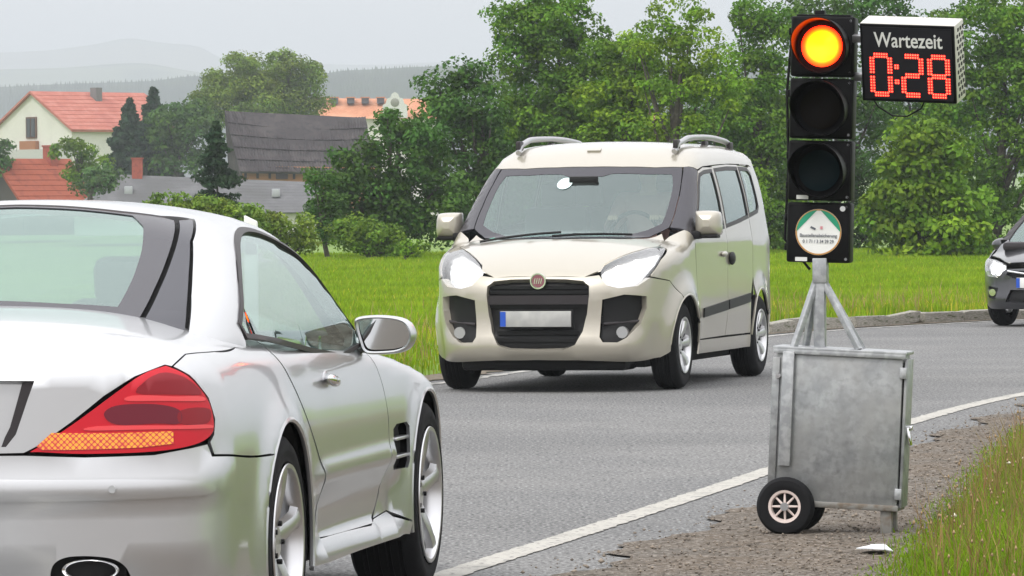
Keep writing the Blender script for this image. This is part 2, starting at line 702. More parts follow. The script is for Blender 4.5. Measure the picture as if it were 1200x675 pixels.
def roadster_top(X, Y, Z):
    y = np.abs(Y)
    roof = Z - (itp(X, [(-.6, 1.24), (-.2, 1.298), (.2, 1.340), (.6, 1.358), (.9, 1.358), (1.2, 1.34), (1.6, 1.30), (2.2, 1.22)]) - .170 * y ** 2 - .11 * y ** 4 + .004)
    back = (Z - (1.055 + (X + .40) * .40 - .12 * y ** 2)) * .92
    shield = (Z - (.93 + (2.08 - X) * .545 - .30 * y ** 2)) * .88
    side = (y - (.83 - .42 * np.maximum(Z - .93, 0) - .75 * np.maximum(Z - 1.02, 0) ** 2)) * .92
    side2 = side + .10 * sstep(-X, .0, .75)
    f = smax(roof, back, .045)
    f = smax(f, shield, .04)
    f = smax(f, side2, .09)
    return smax(f, .7 - Z, .01)


SL_CAP = Capsule(-.30, 2.7, .30, .5)
SL_ROLL = Roll(.80)
# ------------------------------------------------------------------ the high-roofed van: body shape
def van_body(X, Y, Z):
    y = np.abs(Y)
    Wm = itp(X, [(-3.6, .80), (-3.3, .85), (-2.6, .885), (-1.5, .905), (-.6, .905), (0, .90), (.35, .86), (.62, .77), (.9, .66)])
    tum = .16 * np.maximum(Z - 1.05, 0) + .24 * np.maximum(Z - 1.30, 0) ** 2 + .10 * np.maximum(.50 - Z, 0)
    W = Wm - tum
    d1, d2 = np.hypot(X, Z - .32), np.hypot(X + 2.755, Z - .32)
    W = W + .030 * np.exp(-((d1 - .37) / .09) ** 2) + .020 * np.exp(-((d2 - .37) / .08) ** 2)
    side = y - W
    roof = Z - (itp(X, [(-3.6, 1.755), (-3.0, 1.80), (-2.2, 1.825), (-1.5, 1.82), (-1.0, 1.775), (-.8, 1.73)]) - .07 * y ** 2 - .10 * y ** 6)
    shield = (Z - (1.135 + (-.02 - X - .22 * y ** 2) * .66)) * .82
    hood = Z - (itp(X, [(-.5, 1.20), (.0, 1.135), (.3, 1.08), (.55, .995), (.75, .88), (.9, .72)]) - .12 * y ** 2)
    up = smax(roof, shield, .10)
    top = smin(up, hood, .02)
    front = X - (.865 - .20 * y ** 2 - .15 * y ** 4 + .045 * np.exp(-((Z - .34) / .10) ** 2) - .35 * np.maximum(Z - .72, 0) ** 1.5 - .5 * np.maximum(.27 - Z, 0))
    rear = -X - (3.50 - .10 * y ** 4 - .10 * np.maximum(Z - 1.0, 0) + .04 * np.exp(-((Z - .45) / .12) ** 2))
    f = smax(side, front, .12)
    f = smax(f, rear, .14)
    f = smax(f, top, .09)
    return smax(f, .21 - Z, .04)


def hatch_body(X, Y, Z):
    y = np.abs(Y)
    Wm = itp(X, [(-3.2, .76), (-2.6, .83), (-1.0, .85), (0, .84), (.35, .80), (.60, .70), (.85, .58)])
    W = Wm - .30 * np.maximum(Z - .85, 0) - .15 * np.maximum(Z - 1.1, 0) ** 2 - .15 * np.maximum(.45 - Z, 0)
    W = W + .02 * np.exp(-((np.hypot(X, Z - .30) - .34) / .07) ** 2) + .02 * np.exp(-((np.hypot(X + 2.5, Z - .30) - .34) / .07) ** 2)
    roof = Z - (itp(X, [(-3.4, 1.32), (-2.4, 1.42), (-1.4, 1.46), (-.9, 1.42), (-.4, 1.30)]) - .12 * y ** 2)
    shield = (Z - (.88 + (.18 - X - .25 * y ** 2) * .55)) * .85
    hood = Z - (itp(X, [(-.2, .90), (.15, .87), (.45, .79), (.7, .69), (.85, .56)]) - .14 * y ** 2)
    top = smin(smax(roof, shield, .1), hood, .02)
    front = X - (.80 - .28 * y ** 2 - .2 * y ** 4 - .3 * np.maximum(Z - .6, 0) ** 1.5 + .03 * np.exp(-((Z - .3) / .09) ** 2))
    rear = -X - (3.05 - .15 * y ** 2 - .25 * np.maximum(Z - .9, 0))
    f = smax(y - W, front, .14)
    f = smax(f, rear, .14)
    f = smax(f, top, .07)
    return smax(f, .18 - Z, .03)
def ps(F, l):      # points on the side of a body from (X, Z)
    l = np.array(l, float)
    return [tuple(p) for p in shoot(F, np.stack([l[:, 0], 0 * l[:, 0], l[:, 1]], 1), np.tile([0., 1, 0], (len(l), 1)))]


def pt(F, l, z0=.6):      # points on top of a body from (X, Y)
    l = np.array(l, float)
    return [tuple(p) for p in shoot(F, np.stack([l[:, 0], l[:, 1], 0 * l[:, 0] + z0], 1), np.tile([0., 0, 1], (len(l), 1)))]


def arc(cx, cz, r, a0, a1, n=16):
    return [(cx + r * math.cos(R(a)), cz + r * math.sin(R(a))) for a in np.linspace(a0, a1, n)]


def sym(right):      # outline symmetric about the car's middle from its right half (3D points)
    return list(right) + [(x, -y, z) for x, y, z in reversed(right) if abs(y) > 1e-6]


def outward(o):
    bm = bmesh.new()
    bm.from_mesh(o.data)
    bmesh.ops.recalc_face_normals(bm, faces=bm.faces)
    bm.to_mesh(o.data)
    bm.free()
    return o


def wheel(parent, x, y, r, rr, w, ns, style, rimmat):
    """one wheel with its outer face towards the sign of y; returned empty carries tyre, rim, disc"""
    sg = 1 if y > 0 else -1
    e = bpy.data.objects.new('wheel', None)
    e.location = (x, y, r)
    e.empty_display_size = .1
    link(e, parent)
    hw = w / 2
    b = .018
    prof = [(rr + .004, -hw + .02), (rr + .03, -hw + .004), (r - .045, -hw), (r - .012, -hw + .018), (r - .002, -hw + .045)]
    for q in range(4):      # grooves
        c = -hw + .06 + q * (w - .12) / 3
        prof += [(r, c - .010), (r - .008, c - .006), (r - .008, c + .006), (r, c + .010)]
    prof += [(r - .002, hw - .045), (r - .012, hw - .018), (r - .03, hw - .004), (r - .045, hw), (rr + .04, hw + .001), (rr + .03, hw - .003), (rr + .012, hw - .002), (rr + .004, hw - .014)]
    prof = [(a, h * sg) for a, h in prof]
    lathe('tyre', prof if sg < 0 else prof, M['rubber'], e, 56, 'Y')
    o = hw * sg
    bm = bmesh.new()
    # rim barrel and lip as a ring, spokes lofted outwards
    n = 56
    pr = [(rr + .006, o), (rr + .004, o + .004 * sg), (rr - .008, o + .003 * sg), (rr - .016, o - .012 * sg), (rr - .022, o - .05 * sg), (rr - .03, o - .16 * sg)]
    rows = []
    for i in range(n):
        a = 2 * PI * i / n
        rows.append([bm.verts.new((p[0] * math.cos(a), p[1], p[0] * math.sin(a))) for p in pr])
    for i in range(n):
        for q in range(len(pr) - 1):
            bm.faces.new((rows[i][q], rows[i][q + 1], rows[(i + 1) % n][q + 1], rows[(i + 1) % n][q]))
    dish = .035
    for k in range(ns):
        a = 2 * PI * k / ns + .3
        tw = 0
        sec = []
        st = {'broad': [(.045, .030), (.09, .036), (.15, .030), (.19, .030), (rr - .012, .046)],
              'thin': [(.04, .022), (.09, .016), (.15, .013), (rr - .012, .018)],
              'cover': [(.05, .035), (.09, .030), (.14, .034), (rr - .01, .055)]}[style]
        for (rad, hwid) in st:
            t = (rad - .04) / (rr - .05)
            y0 = o - sg * (dish * (1 - t) ** 1.5 + .008)
            c, s = math.cos(a), math.sin(a)
            pts = [(-hwid, -.022), (-hwid * .75, 0), (0, .007), (hwid * .75, 0), (hwid, -.022)]
            sec.append([bm.verts.new((rad * c - q * s, y0 + z * sg, rad * s + q * c)) for q, z in pts])
        for i in range(len(sec) - 1):
            for q in range(4):
                bm.faces.new((sec[i][q], sec[i][q + 1], sec[i + 1][q + 1], sec[i + 1][q]))
    bmesh.ops.recalc_face_normals(bm, faces=bm.faces)
    rim = bmobj('rim', bm, rimmat, e, True, 40)
    hub = cylobj('hub_cap', (0, o - sg * (dish + .03), 0), (0, o - sg * (dish - .004), 0), .052, rimmat, e, .046, 24)
    for k in range(5):
        a = 2 * PI * k / 5
        bm = bmesh.new()
        cyl(bm, (.075 * math.cos(a) * .8, o - sg * (dish + .01), .075 * math.sin(a) * .8), (.075 * math.cos(a) * .8, o - sg * (dish - .012), .075 * math.sin(a) * .8), .008, n=8)
        bmobj('wheel_bolt', bm, M['black'], e)
    cylobj('brake_disc', (0, o - sg * .10, 0), (0, o - sg * .085, 0), rr * .72, M['steel'], e, n=32)
    return e


def build_roadster():
    L, T, cap, roll = roadster_low, roadster_top, SL_CAP, SL_ROLL
    root = thing('parked_car', 'silver two-door roadster with its hardtop on, waiting at the signal, seen from behind', 'car', (-1.571, 15.396, 0), PI / 2 - .150)
    paint = M['silver']
    inner = lambda X, Y, Z: smax(L(X, Y, Z) + .035, -np.minimum(np.hypot(X, Z - .325) - .40, np.hypot(X - 2.56, Z - .325) - .40), .005)
    innerc = lambda X, Y, Z: smax(inner(X, Y, Z), Z - np.where((X > -.25) & (X < 1.95), .80, 3.), .01)
    # dark inner shell, kept below the window line in the cabin
    bodyc = Capsule(-.62, 1.3, .28, .56)
    shell('inner_shell', innerc, [(bodyc, -.62 - .6 * PI / 2 - .56 - .6 * PI / 2 * 0, 3.1, 150, -.75 * .5, 1.6 * .5, 50, False),
                                  (bodyc, -.62 - .6 * PI / 2, 3.1, 140, -.75 * .5, 1.6 * .5, 50, True),
                                  (Axis('Z', .3), -.9, 3.2, 60, -.35, .35, 16, False)], M['blackmatt'], root)
    ra, fa = .372, .372
    cap2 = Capsule(.0, 2.7, .30, .5)
    seam = pt(L, [(-.10, .815), (-.30, .812), (-.559, .803), (-.66, .792), (-.766, .766)]) + [(-.835, .738, .878)]
    # rear fender
    out = ps(L, arc(0, .325, ra, 131, 8, 22)) + ps(L, [(.66, .372)]) + ps(L, [(.69, .42), (.665, .50), (.58, .57), (.44, .66), (.30, .755), (.17, .85), (.10, .90)]) \
        + pt(L, [(.10, .70), (-.06, .70), (-.085, .80)]) + seam \
        + [(-.810, .779, .851), (-.772, .828, .789), (-.762, .845, .73), (-.775, .845, .687), (-.792, .838, .668), (-.784, .846, .640), (-.782, .850, .6315)] + [(-.5, .885, .613)] + ps(L, [(-.30, .610)])
    panel('rear_fender', L, cap, out, paint, root, gap=.0013, mirror=True, step=.03)
    # rear bumper, one piece round the corner
    half = ps(L, arc(0, .325, ra, 131, 197, 12)) + [(-.38, .89, .20), (-.6, .87, .20), (-.8, .80, .20), (-.93, .6, .20), (-.97, .3, .20), (-1.0, 0, .20)]
    top = [(-1.0, 0, .636), (-.985, .355, .641), (-.96, .518, .635), (-.898, .70, .638), (-.838, .797, .655), (-.800, .834, .664), (-.792, .842, .640), (-.79, .845, .629), (-.5, .885, .610)]
    halfring = top + half
    left = [(x, -y, z) for x, y, z in reversed(halfring) if abs(y) > 1e-6]
    # exhaust opening right and left
    ex = [(y_, z_) for y_, z_ in [(.425, .30), (.438, .338), (.48, .357), (.56, .356), (.612, .342), (.638, .31), (.625, .275), (.44, .275)]]
    def onrear(F, l):
        l = np.array(l, float)
        return [tuple(p) for p in shoot(F, np.stack([0 * l[:, 0] - .3, l[:, 0], l[:, 1]], 1), np.tile([-1., 0, 0], (len(l), 1)))]
    exr = onrear(L, curve([(a, b) for a, b in ex], 4, True))
    panel('rear_bumper', L, cap2, halfring + left, paint, root, holes=[exr, [(x, -y, z) for x, y, z in exr]], gap=.0013, step=.03)
    # bumper rubbing strip
    st = onrear(L, [(0, .574), (.3, .574), (.6, .571)]) + [(-.90, .765, .566), (-.835, .840, .558), (-.808, .853, .546), (-.808, .853, .534), (-.835, .840, .522)] + onrear(L, [(.6, .516), (.3, .514), (0, .514)])
    strip = panel('bumper_strip', L, cap, st + [(x, -y, z) for x, y, z in reversed(st) if y > 0], paint, root, off=.007, thick=.009, step=.03)
    for s in (1, -1):
        c = onrear(L, [(.60, .545)])[0]
        cylobj('parking_sensor', (c[0] + .02, s * c[1], c[2]), (c[0] - .010, s * c[1], c[2]), .011, paint, strip, n=16)
    # exhaust: oval pipe in its dark opening
    for s in (1, -1):
        V, F = [], []
        ov = [(math.cos(a) * .080, math.sin(a) * .031) for a in np.linspace(0, 2 * PI, 33)[:-1]]
        rings = [(1.0, -.99), (1.04, -1.005), (1.0, -1.012), (.90, -1.008), (.86, -.99), (.84, -.85)]
        for sc_, x in rings:
            for a, b in ov: V.append((x + .02, s * (.535 + a * sc_), .318 + b * sc_ * (1 if sc_ > .95 else .9)))
        n = len(ov)
        for i in range(len(rings) - 1):
            for q in range(n): F.append((i * n + q, i * n + (q + 1) % n, (i + 1) * n + (q + 1) % n, (i + 1) * n + q))
        tp = meshobj('tailpipe', V, F, M['chrome'], root, True, 60)
        boxobj('pipe_void', (-.90, s * .535, .315), (.06, .18, .07), M['blackmatt'], tp)
    panel('exhaust_surround', L, cap, exr, M['black'], root, off=-.05, thick=0, step=.03, mirror=True)
    # trunk lid: deck, lip and rear face, with the plate recess
    rw = [(-.395, 0), (-.395, .133), (-.385, .35), (-.376, .491), (-.37, .60), (-.358, .70)]
    half = pt(L, rw) + pt(L, [(-.20, .70), (-.09, .76)]) + seam + [(-.848, .722, .884), (-.890, .643, .848), (-.925, .565, .797), (-.957, .482, .730), (-.985, .39, .665), (-.992, .350, .645), (-1.0, .2, .640), (-1.0, 0, .640)]
    rec = onrear(L, [(.375, .845), (.36, .80), (.325, .70), (.295, .668), (.0, .664)])
    rech = rec + [(x, -y, z) for x, y, z in reversed(rec) if y > 0]
    rech = onrear(L, [(0, .850)]) + rech
    rec2 = onrear(L, [(0, .852), (.2, .852), (.38, .850), (.362, .80), (.328, .70), (.30, .665), (0, .660)])
    rech = rec2 + [(x, -y, z) for x, y, z in reversed(rec2) if y > 1e-6]
    lid = panel('trunk_lid', L, cap2, [p for p in half] + [(x, -y, z) for x, y, z in reversed(half) if y > 1e-6], paint, root, holes=[rech], gap=.0013, step=.03, thick=.02)
    panel('plate_recess', lambda X, Y, Z: L(X, Y, Z) + .030, cap2, rech, paint, lid, thick=0, step=.04)
    for sd in (False, True):
        panel('recess_edge', L, cap2, onrear(L, [(.345, .844), (.378, .844), (.362, .80), (.328, .70), (.305, .664), (.285, .664), (.31, .72)]), M['trim'], lid, off=-.010, thick=.01, step=.03, only_mirror=sd)
    boxobj('number_plate', (-.972, 0, .75), (.012, .52, .11), mat('plate_white', (.75, .75, .73), .4), lid, .003, Matrix.Rotation(R(-10), 3, 'Y'))
    boxobj('recess_handle', (-.975, 0, .838), (.03, .50, .02), M['chrome'], lid, .006)
    # tail lamp
    lamp = [(-.985, .362, .647), (-.957, .493, .734), (-.890, .655, .853), (-.850, .722, .884), (-.850, .722, .884), (-.816, .773, .851), (-.778, .823, .789), (-.768, .840, .73), (-.782, .838, .687), (-.835, .800, .659), (-.898, .70, .643), (-.96, .518, .640), (-.985, .362, .647)]
    lamp = [tuple(p) for p in curve(lamp, 5)][:-1]
    lp = panel('tail_lamp', L, cap, lamp, M['redlamp'], root, off=.003, gap=.002, step=.022, mirror=True)
    M['redlamp_bright'] = mat('bright_red_lamp_plastic', (.72, .05, .06), .3, 0, .25, .03)
    bands = [('light_stripe', [(-.90, .635, .795), (-.86, .745, .795), (-.80, .815, .795), (-.80, .818, .783), (-.86, .75, .783), (-.91, .625, .783)], M['redlamp_bright']),
             ('light_stripe', [(-.94, .545, .716), (-.87, .745, .716), (-.79, .835, .716), (-.79, .835, .706), (-.87, .745, .706), (-.95, .53, .706)], M['redlamp_bright']),
             ('reverse_light', [(-.93, .600, .775), (-.925, .56, .745), (-.93, .60, .722), (-.89, .70, .722), (-.86, .762, .722), (-.86, .762, .760), (-.89, .69, .775)], M['smoke']),
             ('indicator_light', [(-.86, .768, .760), (-.86, .768, .722), (-.80, .832, .722), (-.785, .832, .76)], M['redlamp_dark']),
             ('upper_light', [(-.86, .70, .852), (-.90, .645, .805), (-.86, .76, .805), (-.80, .815, .805), (-.83, .765, .845)], M['redlamp_dark']),
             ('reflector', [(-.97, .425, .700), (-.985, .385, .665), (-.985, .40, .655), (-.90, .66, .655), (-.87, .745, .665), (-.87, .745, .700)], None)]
    refl = mat('reflector_prism_glint', (.85, .32, .02), .2, 0, 1, emis=(1, .35, .02), estr=.0)  # headlight thrown back by the prisms is painted in as orange cells
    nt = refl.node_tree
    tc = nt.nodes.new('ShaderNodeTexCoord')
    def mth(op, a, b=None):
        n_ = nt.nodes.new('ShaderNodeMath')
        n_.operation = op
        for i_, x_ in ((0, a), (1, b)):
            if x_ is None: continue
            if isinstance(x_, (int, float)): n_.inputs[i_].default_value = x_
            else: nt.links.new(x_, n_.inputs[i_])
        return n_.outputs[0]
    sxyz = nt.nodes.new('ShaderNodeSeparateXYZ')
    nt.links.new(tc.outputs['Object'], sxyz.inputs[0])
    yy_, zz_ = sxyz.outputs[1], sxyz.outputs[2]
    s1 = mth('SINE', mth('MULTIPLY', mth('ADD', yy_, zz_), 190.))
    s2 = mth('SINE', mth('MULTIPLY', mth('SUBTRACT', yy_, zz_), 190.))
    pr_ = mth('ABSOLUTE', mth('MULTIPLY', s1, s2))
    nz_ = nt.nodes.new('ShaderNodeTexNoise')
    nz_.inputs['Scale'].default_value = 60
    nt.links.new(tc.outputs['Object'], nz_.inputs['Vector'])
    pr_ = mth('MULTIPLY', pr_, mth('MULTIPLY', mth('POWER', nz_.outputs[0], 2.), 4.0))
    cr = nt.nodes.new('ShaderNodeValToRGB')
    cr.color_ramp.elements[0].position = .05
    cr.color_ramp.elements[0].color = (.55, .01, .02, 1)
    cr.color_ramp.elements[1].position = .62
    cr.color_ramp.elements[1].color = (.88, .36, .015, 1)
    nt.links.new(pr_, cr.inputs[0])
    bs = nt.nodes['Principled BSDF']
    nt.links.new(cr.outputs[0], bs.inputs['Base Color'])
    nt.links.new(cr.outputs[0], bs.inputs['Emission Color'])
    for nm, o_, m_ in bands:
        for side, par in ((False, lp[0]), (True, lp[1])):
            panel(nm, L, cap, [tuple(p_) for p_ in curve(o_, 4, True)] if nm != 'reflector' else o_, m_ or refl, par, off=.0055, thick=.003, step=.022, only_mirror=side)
    # door
    dr = [(.115, .90), (.185, .85), (.315, .755), (.455, .66), (.595, .57), (.68, .50), (.705, .42), (.70, .34), (.74, .297), (1.60, .285), (1.66, .295), (1.80, .38), (1.845, .50), (1.84, .62), (1.80, .74), (1.74, .83)]
    dr = [tuple(p) for p in curve([dr[0], dr[0]] + dr[1:] + [dr[-1]], 4)]
    o_ = ps(L, dr) + pt(L, [(1.72, .76), (1.3, .765), (.8, .765), (.3, .755), (.12, .745)])
    doors = panel('door', L, cap, o_, paint, root, gap=.0013, step=.03, mirror=True)
    for s, d in ((1, doors[0]), (-1, doors[1])):
        y = ps(L, [(.86, .785)])[0][1]
        hb = bmesh.new()
        bmesh.ops.create_uvsphere(hb, u_segments=20, v_segments=10, radius=1)
        bmesh.ops.transform(hb, matrix=Matrix.Translation((.87, s * (y + .022), .785)) @ Matrix.Rotation(R(6), 4, 'Y') @ Matrix.Diagonal((.095, .017, .019, 1)), verts=hb.verts)
        h = bmobj('door_handle', hb, M['chrome'], d, True)
        hb = bmesh.new()
        bmesh.ops.create_uvsphere(hb, u_segments=20, v_segments=10, radius=1)
        bmesh.ops.transform(hb, matrix=Matrix.Translation((.86, s * (y - .003), .782)) @ Matrix.Diagonal((.055, .008, .034, 1)), verts=hb.verts)
        bmobj('handle_recess', hb, M['silver'], d, True)
    # front fender with the twin-fin vent
    vent = [(1.93, .585), (1.99, .60), (2.17, .60), (2.20, .585), (2.175, .47), (2.15, .445), (1.98, .445), (1.945, .46)]
    ff = [(1.745, .83), (1.805, .74), (1.85, .62), (1.855, .50), (1.81, .375), (1.70, .30)]
    o_ = ps(L, ff) + ps(L, [(1.95, .31)]) + ps(L, arc(2.56, .325, fa, 190, 8, 26)) + ps(L, [(2.95, .36), (3.02, .60)]) + pt(L, [(3.0, .72), (2.8, .70), (2.4, .70), (2.0, .72), (1.76, .75)])
    fen = panel('front_fender', L, cap, o_, paint, root, holes=[ps(L, vent)], gap=.0013, step=.03, mirror=True)
    for s, f_ in ((1, fen[0]), (-1, fen[1])):
        panel('vent_back', lambda X, Y, Z: L(X, Y, Z) + .05, cap, ps(lambda X, Y, Z: L(X, Y, Z) + .05, vent), M['blackmatt'], f_, thick=0, step=.05, only_mirror=(s < 0))
        for z in (.49, .55):
            y = ps(L, [(2.07, z)])[0][1]
            boxobj('vent_fin', (2.065, s * (y - .008), z), (.23, .03, .012), paint, f_, .003)
    # sill skirt
    o_ = ps(L, [(.375, .372), (.665, .372), (.698, .34), (.738, .297), (1.60, .285), (1.66, .292), (1.70, .30), (1.95, .31), (2.0, .29), (2.19, .26), (2.16, .215), (.40, .215), (.375, .25)])
    panel('sill', L, cap, o_, paint, root, gap=.002, step=.03, mirror=True)
    # hood and front bumper
    half = pt(L, [(1.93, 0), (1.93, .35), (1.90, .715), (2.4, .69), (2.9, .67), (3.2, .58), (3.28, .3), (3.3, 0)])
    panel('hood', L, Axis('Z', .4), half + [(x, -y, z) for x, y, z in reversed(half) if y > 1e-6], paint, root, gap=.0013, step=.05)
    half = [(3.3, 0, .72), (3.26, .3, .72), (3.15, .60, .70), (3.0, .74, .66), (2.96, .86, .60)] + ps(L, [(2.92, .36)]) + ps(L, arc(2.56, .325, fa, 6, -12, 5)) + [(3.0, .84, .21), (3.3, .6, .21), (3.4, .2, .21), (3.4, 0, .21)]
    panel('front_bumper', L, Capsule(1.9, 2.7, .30, .5), half + [(x, -y, z) for x, y, z in reversed(half) if y > 1e-6], paint, root, step=.05)
    # arch lips and wells
    for cx in (0, 2.56):
        for s in (1, -1):
            pts = [p for p in ps(L, arc(cx, .325, .374, 205 if cx == 0 else 196, -14, 30))]
            tube('arch_lip', [(a, s * (b - .006), c) for a, b, c in pts], .009, paint, root, 6)
            V, F = [], []
            A = np.linspace(-20, 200, 24)
            for a in A:
                c, d = math.cos(R(a)), math.sin(R(a))
                for yy in (.885, .55): V.append((cx + .39 * c, s * yy, .325 + .39 * d))
            k = len(V)
            for i in range(len(A) - 1): F.append((2 * i, 2 * i + 1, 2 * i + 3, 2 * i + 2))
            F.append(tuple(2 * i + 1 for i in range(len(A))))
            meshobj('wheel_well', V, F, M['blackmatt'], root)
    # ---- hardtop
    win = [(-.14, .985), (-.05, 1.035), (.10, 1.105), (.28, 1.170), (.48, 1.222), (.70, 1.252), (.90, 1.253), (1.10, 1.222), (1.30, 1.155), (1.50, 1.055), (1.66, .955), (1.745, .885)]
    wlow = [(1.30, .850), (.80, .882), (.35, .918), (-.13, .950)]
    wc = [tuple(p) for p in curve(win, 4)]
    wl_ = [(x, z + .005) for x, z in wlow]
    wout = ps(T, wc + wl_)
    cen = np.mean([(p[0], p[2]) for p in wout], 0)
    # roof with C-pillars
    rwt = [(.375, 0), (.365, .15), (.345, .33), (.35, .453), (.42, .540)]
    up = pt(T, rwt, .8)
    cpil = pt(T, [(.15, .592), (-.07, .637), (-.22, .665), (-.46, .706)], .75)
    base = ps(T, [(-.48, .90), (-.16, .90)])
    joint = 24
    half = up + cpil + base + ps(T, [(x - (.012 if i < 12 else 0), z + (.010 if i >= 8 else 0.004)) for i, (x, z) in enumerate(wc[:joint])])
    half += pt(T, [(1.20, .62), (1.135, .50), (1.08, .25), (1.06, 0)], .8)
    half = half[1:]
    full = [tuple(up[0])] + half + [(x, -y, z) for x, y, z in reversed(half) if y > 1e-6]
    panel('hardtop', T, roll, full, paint, root, gap=.001, step=.035, thick=.03)
    # A-pillar
    ap = ps(T, [(x, z + .010) for x, z in wc[joint - 1:]]) + ps(T, [(1.80, .86)]) + ps(T, [(2.00, .86)]) + pt(T, [(1.90, .735), (1.6, .690), (1.35, .645), (1.20, .615)], .75)
    pil = panel('windscreen_pillar', T, roll, ap, paint, root, mirror=True, thick=.04, step=.03)
    # side glass in its dark seal
    seal_o = inset(np.array([(p[0], p[2]) for p in wout]), -.012)
    seal_i = inset(np.array([(p[0], p[2]) for p in wout]), .003)
    panel('window_seal', T, roll, ps(T, seal_o), M['trim'], root, holes=[ps(T, seal_i)], off=.004, thick=.012, mirror=True, step=.025)
    panel('side_window', T, roll, wout, M['glass'], root, off=-.004, thick=.0, mirror=True, step=.04)
    # triangular plate in front of the side glass
    # rear window: dark outer panel with the clear field and the quarter piece
    rb = [(-.425, 0), (-.425, .133), (-.425, .35), (-.430, .491)]
    innr = [(-.385 + .02, 0), (-.365, .30), (-.352, .475), (-.15, .475), (.05, .458), (.22, .425), (.315, .37), (.335, .2), (.35, 0)]
    outr = pt(T, rb, .8) + pt(T, [(-.440, .555), (-.20, .556), (0, .548), (.18, .532), (.33, .500)], .8) + pt(T, [(.345, .453), (.335, .33), (.355, .15), (.365, 0)], .8)
    fo = outr + [(x, -y, z) for x, y, z in reversed(outr) if y > 1e-6]
    ii = pt(T, innr, .8)
    fi = ii + [(x, -y, z) for x, y, z in reversed(ii) if y > 1e-6]
    rwd = panel('rear_window_frame', T, roll, fo, M['frit'], root, holes=[fi], off=-.003, thick=.006, gap=.002, step=.035)
    panel('rear_window', T, roll, fi, M['glass_rear'], root, off=-.006, thick=0, step=.05)
    panel('pillar_lining', T, roll, pt(T, [(-.45, .54), (.0, .53), (.30, .49), (.40, .50), (.47, .58), (.12, .625), (-.10, .665), (-.48, .72)], .75), M['blackmatt'], root, off=-.022, thick=0, mirror=True, step=.06)
    quart = pt(T, [(-.445, .563), (-.20, .564), (0, .556), (.18, .540), (.335, .508), (.405, .538), (.15, .588), (-.07, .632), (-.22, .660), (-.30, .674), (-.46, .700)], .75)
    panel('quarter_panel', T, roll, quart, mat('quarter_dark', (.045, .045, .055), .3, 0, .12, spec=.2), root, off=-.002, thick=.01, gap=.002, mirror=True, step=.03)
    ws = pt(T, [(1.07, 0), (1.09, .25), (1.145, .50), (1.21, .61), (1.40, .652), (1.65, .70), (1.88, .735)], .75) + pt(T, [(1.98, .60), (2.05, .3), (2.07, 0)], .75)
    panel('windscreen', T, roll, ws + [(x, -y, z) for x, y, z in reversed(ws) if y > 1e-6], M['glass'], root, off=-.01, thick=0, step=.06)
    # ---- mirrors
    mo = curve([(.818, .945), (.830, .966), (.91, .971), (.985, .957), (1.014, .915), (1.002, .872), (.965, .852), (.90, .846), (.85, .850), (.832, .885)], 4, True)
    mc = np.array([.915, .91])
    for s in (1, -1):
        V, F = [], []
        rings = [(.86, 1.622), (.93, 1.612), (1.0, 1.625), (1.04, 1.66), (.98, 1.70), (.80, 1.735), (.5, 1.76), (.15, 1.77)]
        n = len(mo)
        for sc_, x in rings:
            for p in mo:
                q = mc + (p - mc) * sc_
                V.append((x, s * q[0], q[1]))
        for i in range(len(rings) - 1):
            for q in range(n): F.append((i * n + q, i * n + (q + 1) % n, (i + 1) * n + (q + 1) % n, (i + 1) * n + q))
        F.append(tuple((len(rings) - 1) * n + q for q in range(n)))
        mh = outward(meshobj('side_mirror', V, F, paint, root, True, 50))
        F2 = [tuple(range(n))]
        meshobj('mirror_glass', [(1.621 + ((mc + (p - mc) * .9)[1] - .97) * -.15, s * (mc + (p - mc) * .9)[0], (mc + (p - mc) * .9)[1]) for p in mo], F2, M['mirror'], mh)
        tube('mirror_arm', [(1.70, s * .78, .875), (1.69, s * .82, .872), (1.67, s * .86, .872)], [.035, .026, .024], paint, mh, 10)
        V = [(1.50, s * .835, .885), (1.76, s * .80, .875), (1.70, s * .77, .945)]
    # ---- cabin
    boxobj('cabin_floor', (.85, 0, .45), (1.9, 1.4, .05), M['darkleather'], root)
    for s in (1, -1):
        seat = boxobj('seat', (.50, s * .36, .78), (.14, .46, .56), M['darkleather'], root, .05, Matrix.Rotation(R(-14), 3, 'Y'))
        boxobj('head_restraint', (.40, s * .36, 1.11), (.09, .26, .15), M['darkleather'], seat, .035, Matrix.Rotation(R(-10), 3, 'Y'))
        boxobj('seat_cushion', (.80, s * .36, .56), (.5, .46, .14), M['darkleather'], seat, .05)
        boxobj('door_trim', (.62, s * .745, .865), (1.5, .05, .12), M['redleather'], root, .02, Matrix.Rotation(R(2.4), 3, 'Y'))
    boxobj('rear_shelf', (-.12, 0, .93), (.42, 1.42, .06), M['redleather'], root, .02)
    boxobj('dashboard', (1.72, 0, .84), (.36, 1.44, .16), M['darkleather'], root, .05)
    w = lathe('steering_wheel', [(.18 + .014 * math.cos(a), .014 * math.sin(a)) for a in np.linspace(0, 2 * PI, 9)[:-1]], M['black'], root, 32, 'X', (1.38, -.36 * -1 * -1, .86), closed=True)
    tube('antenna_lid', [(-.55, 0, 1.045), (-.60, 0, 1.075), (-.63, 0, 1.045)], [.02, .012, .02], paint, root, 8)
    # ---- wheels
    for x in (0, 2.56):
        for s in (1, -1):
            wheel(root, x, s * .785, .33, .232, .245, 5, 'broad', M['alloy'])
    return root
def onfront(F, l, x0=-.6):
    l = np.array(l, float)
    return [tuple(p) for p in shoot(F, np.stack([0 * l[:, 0] + x0, l[:, 0], l[:, 1]], 1), np.tile([1., 0, 0], (len(l), 1)))]


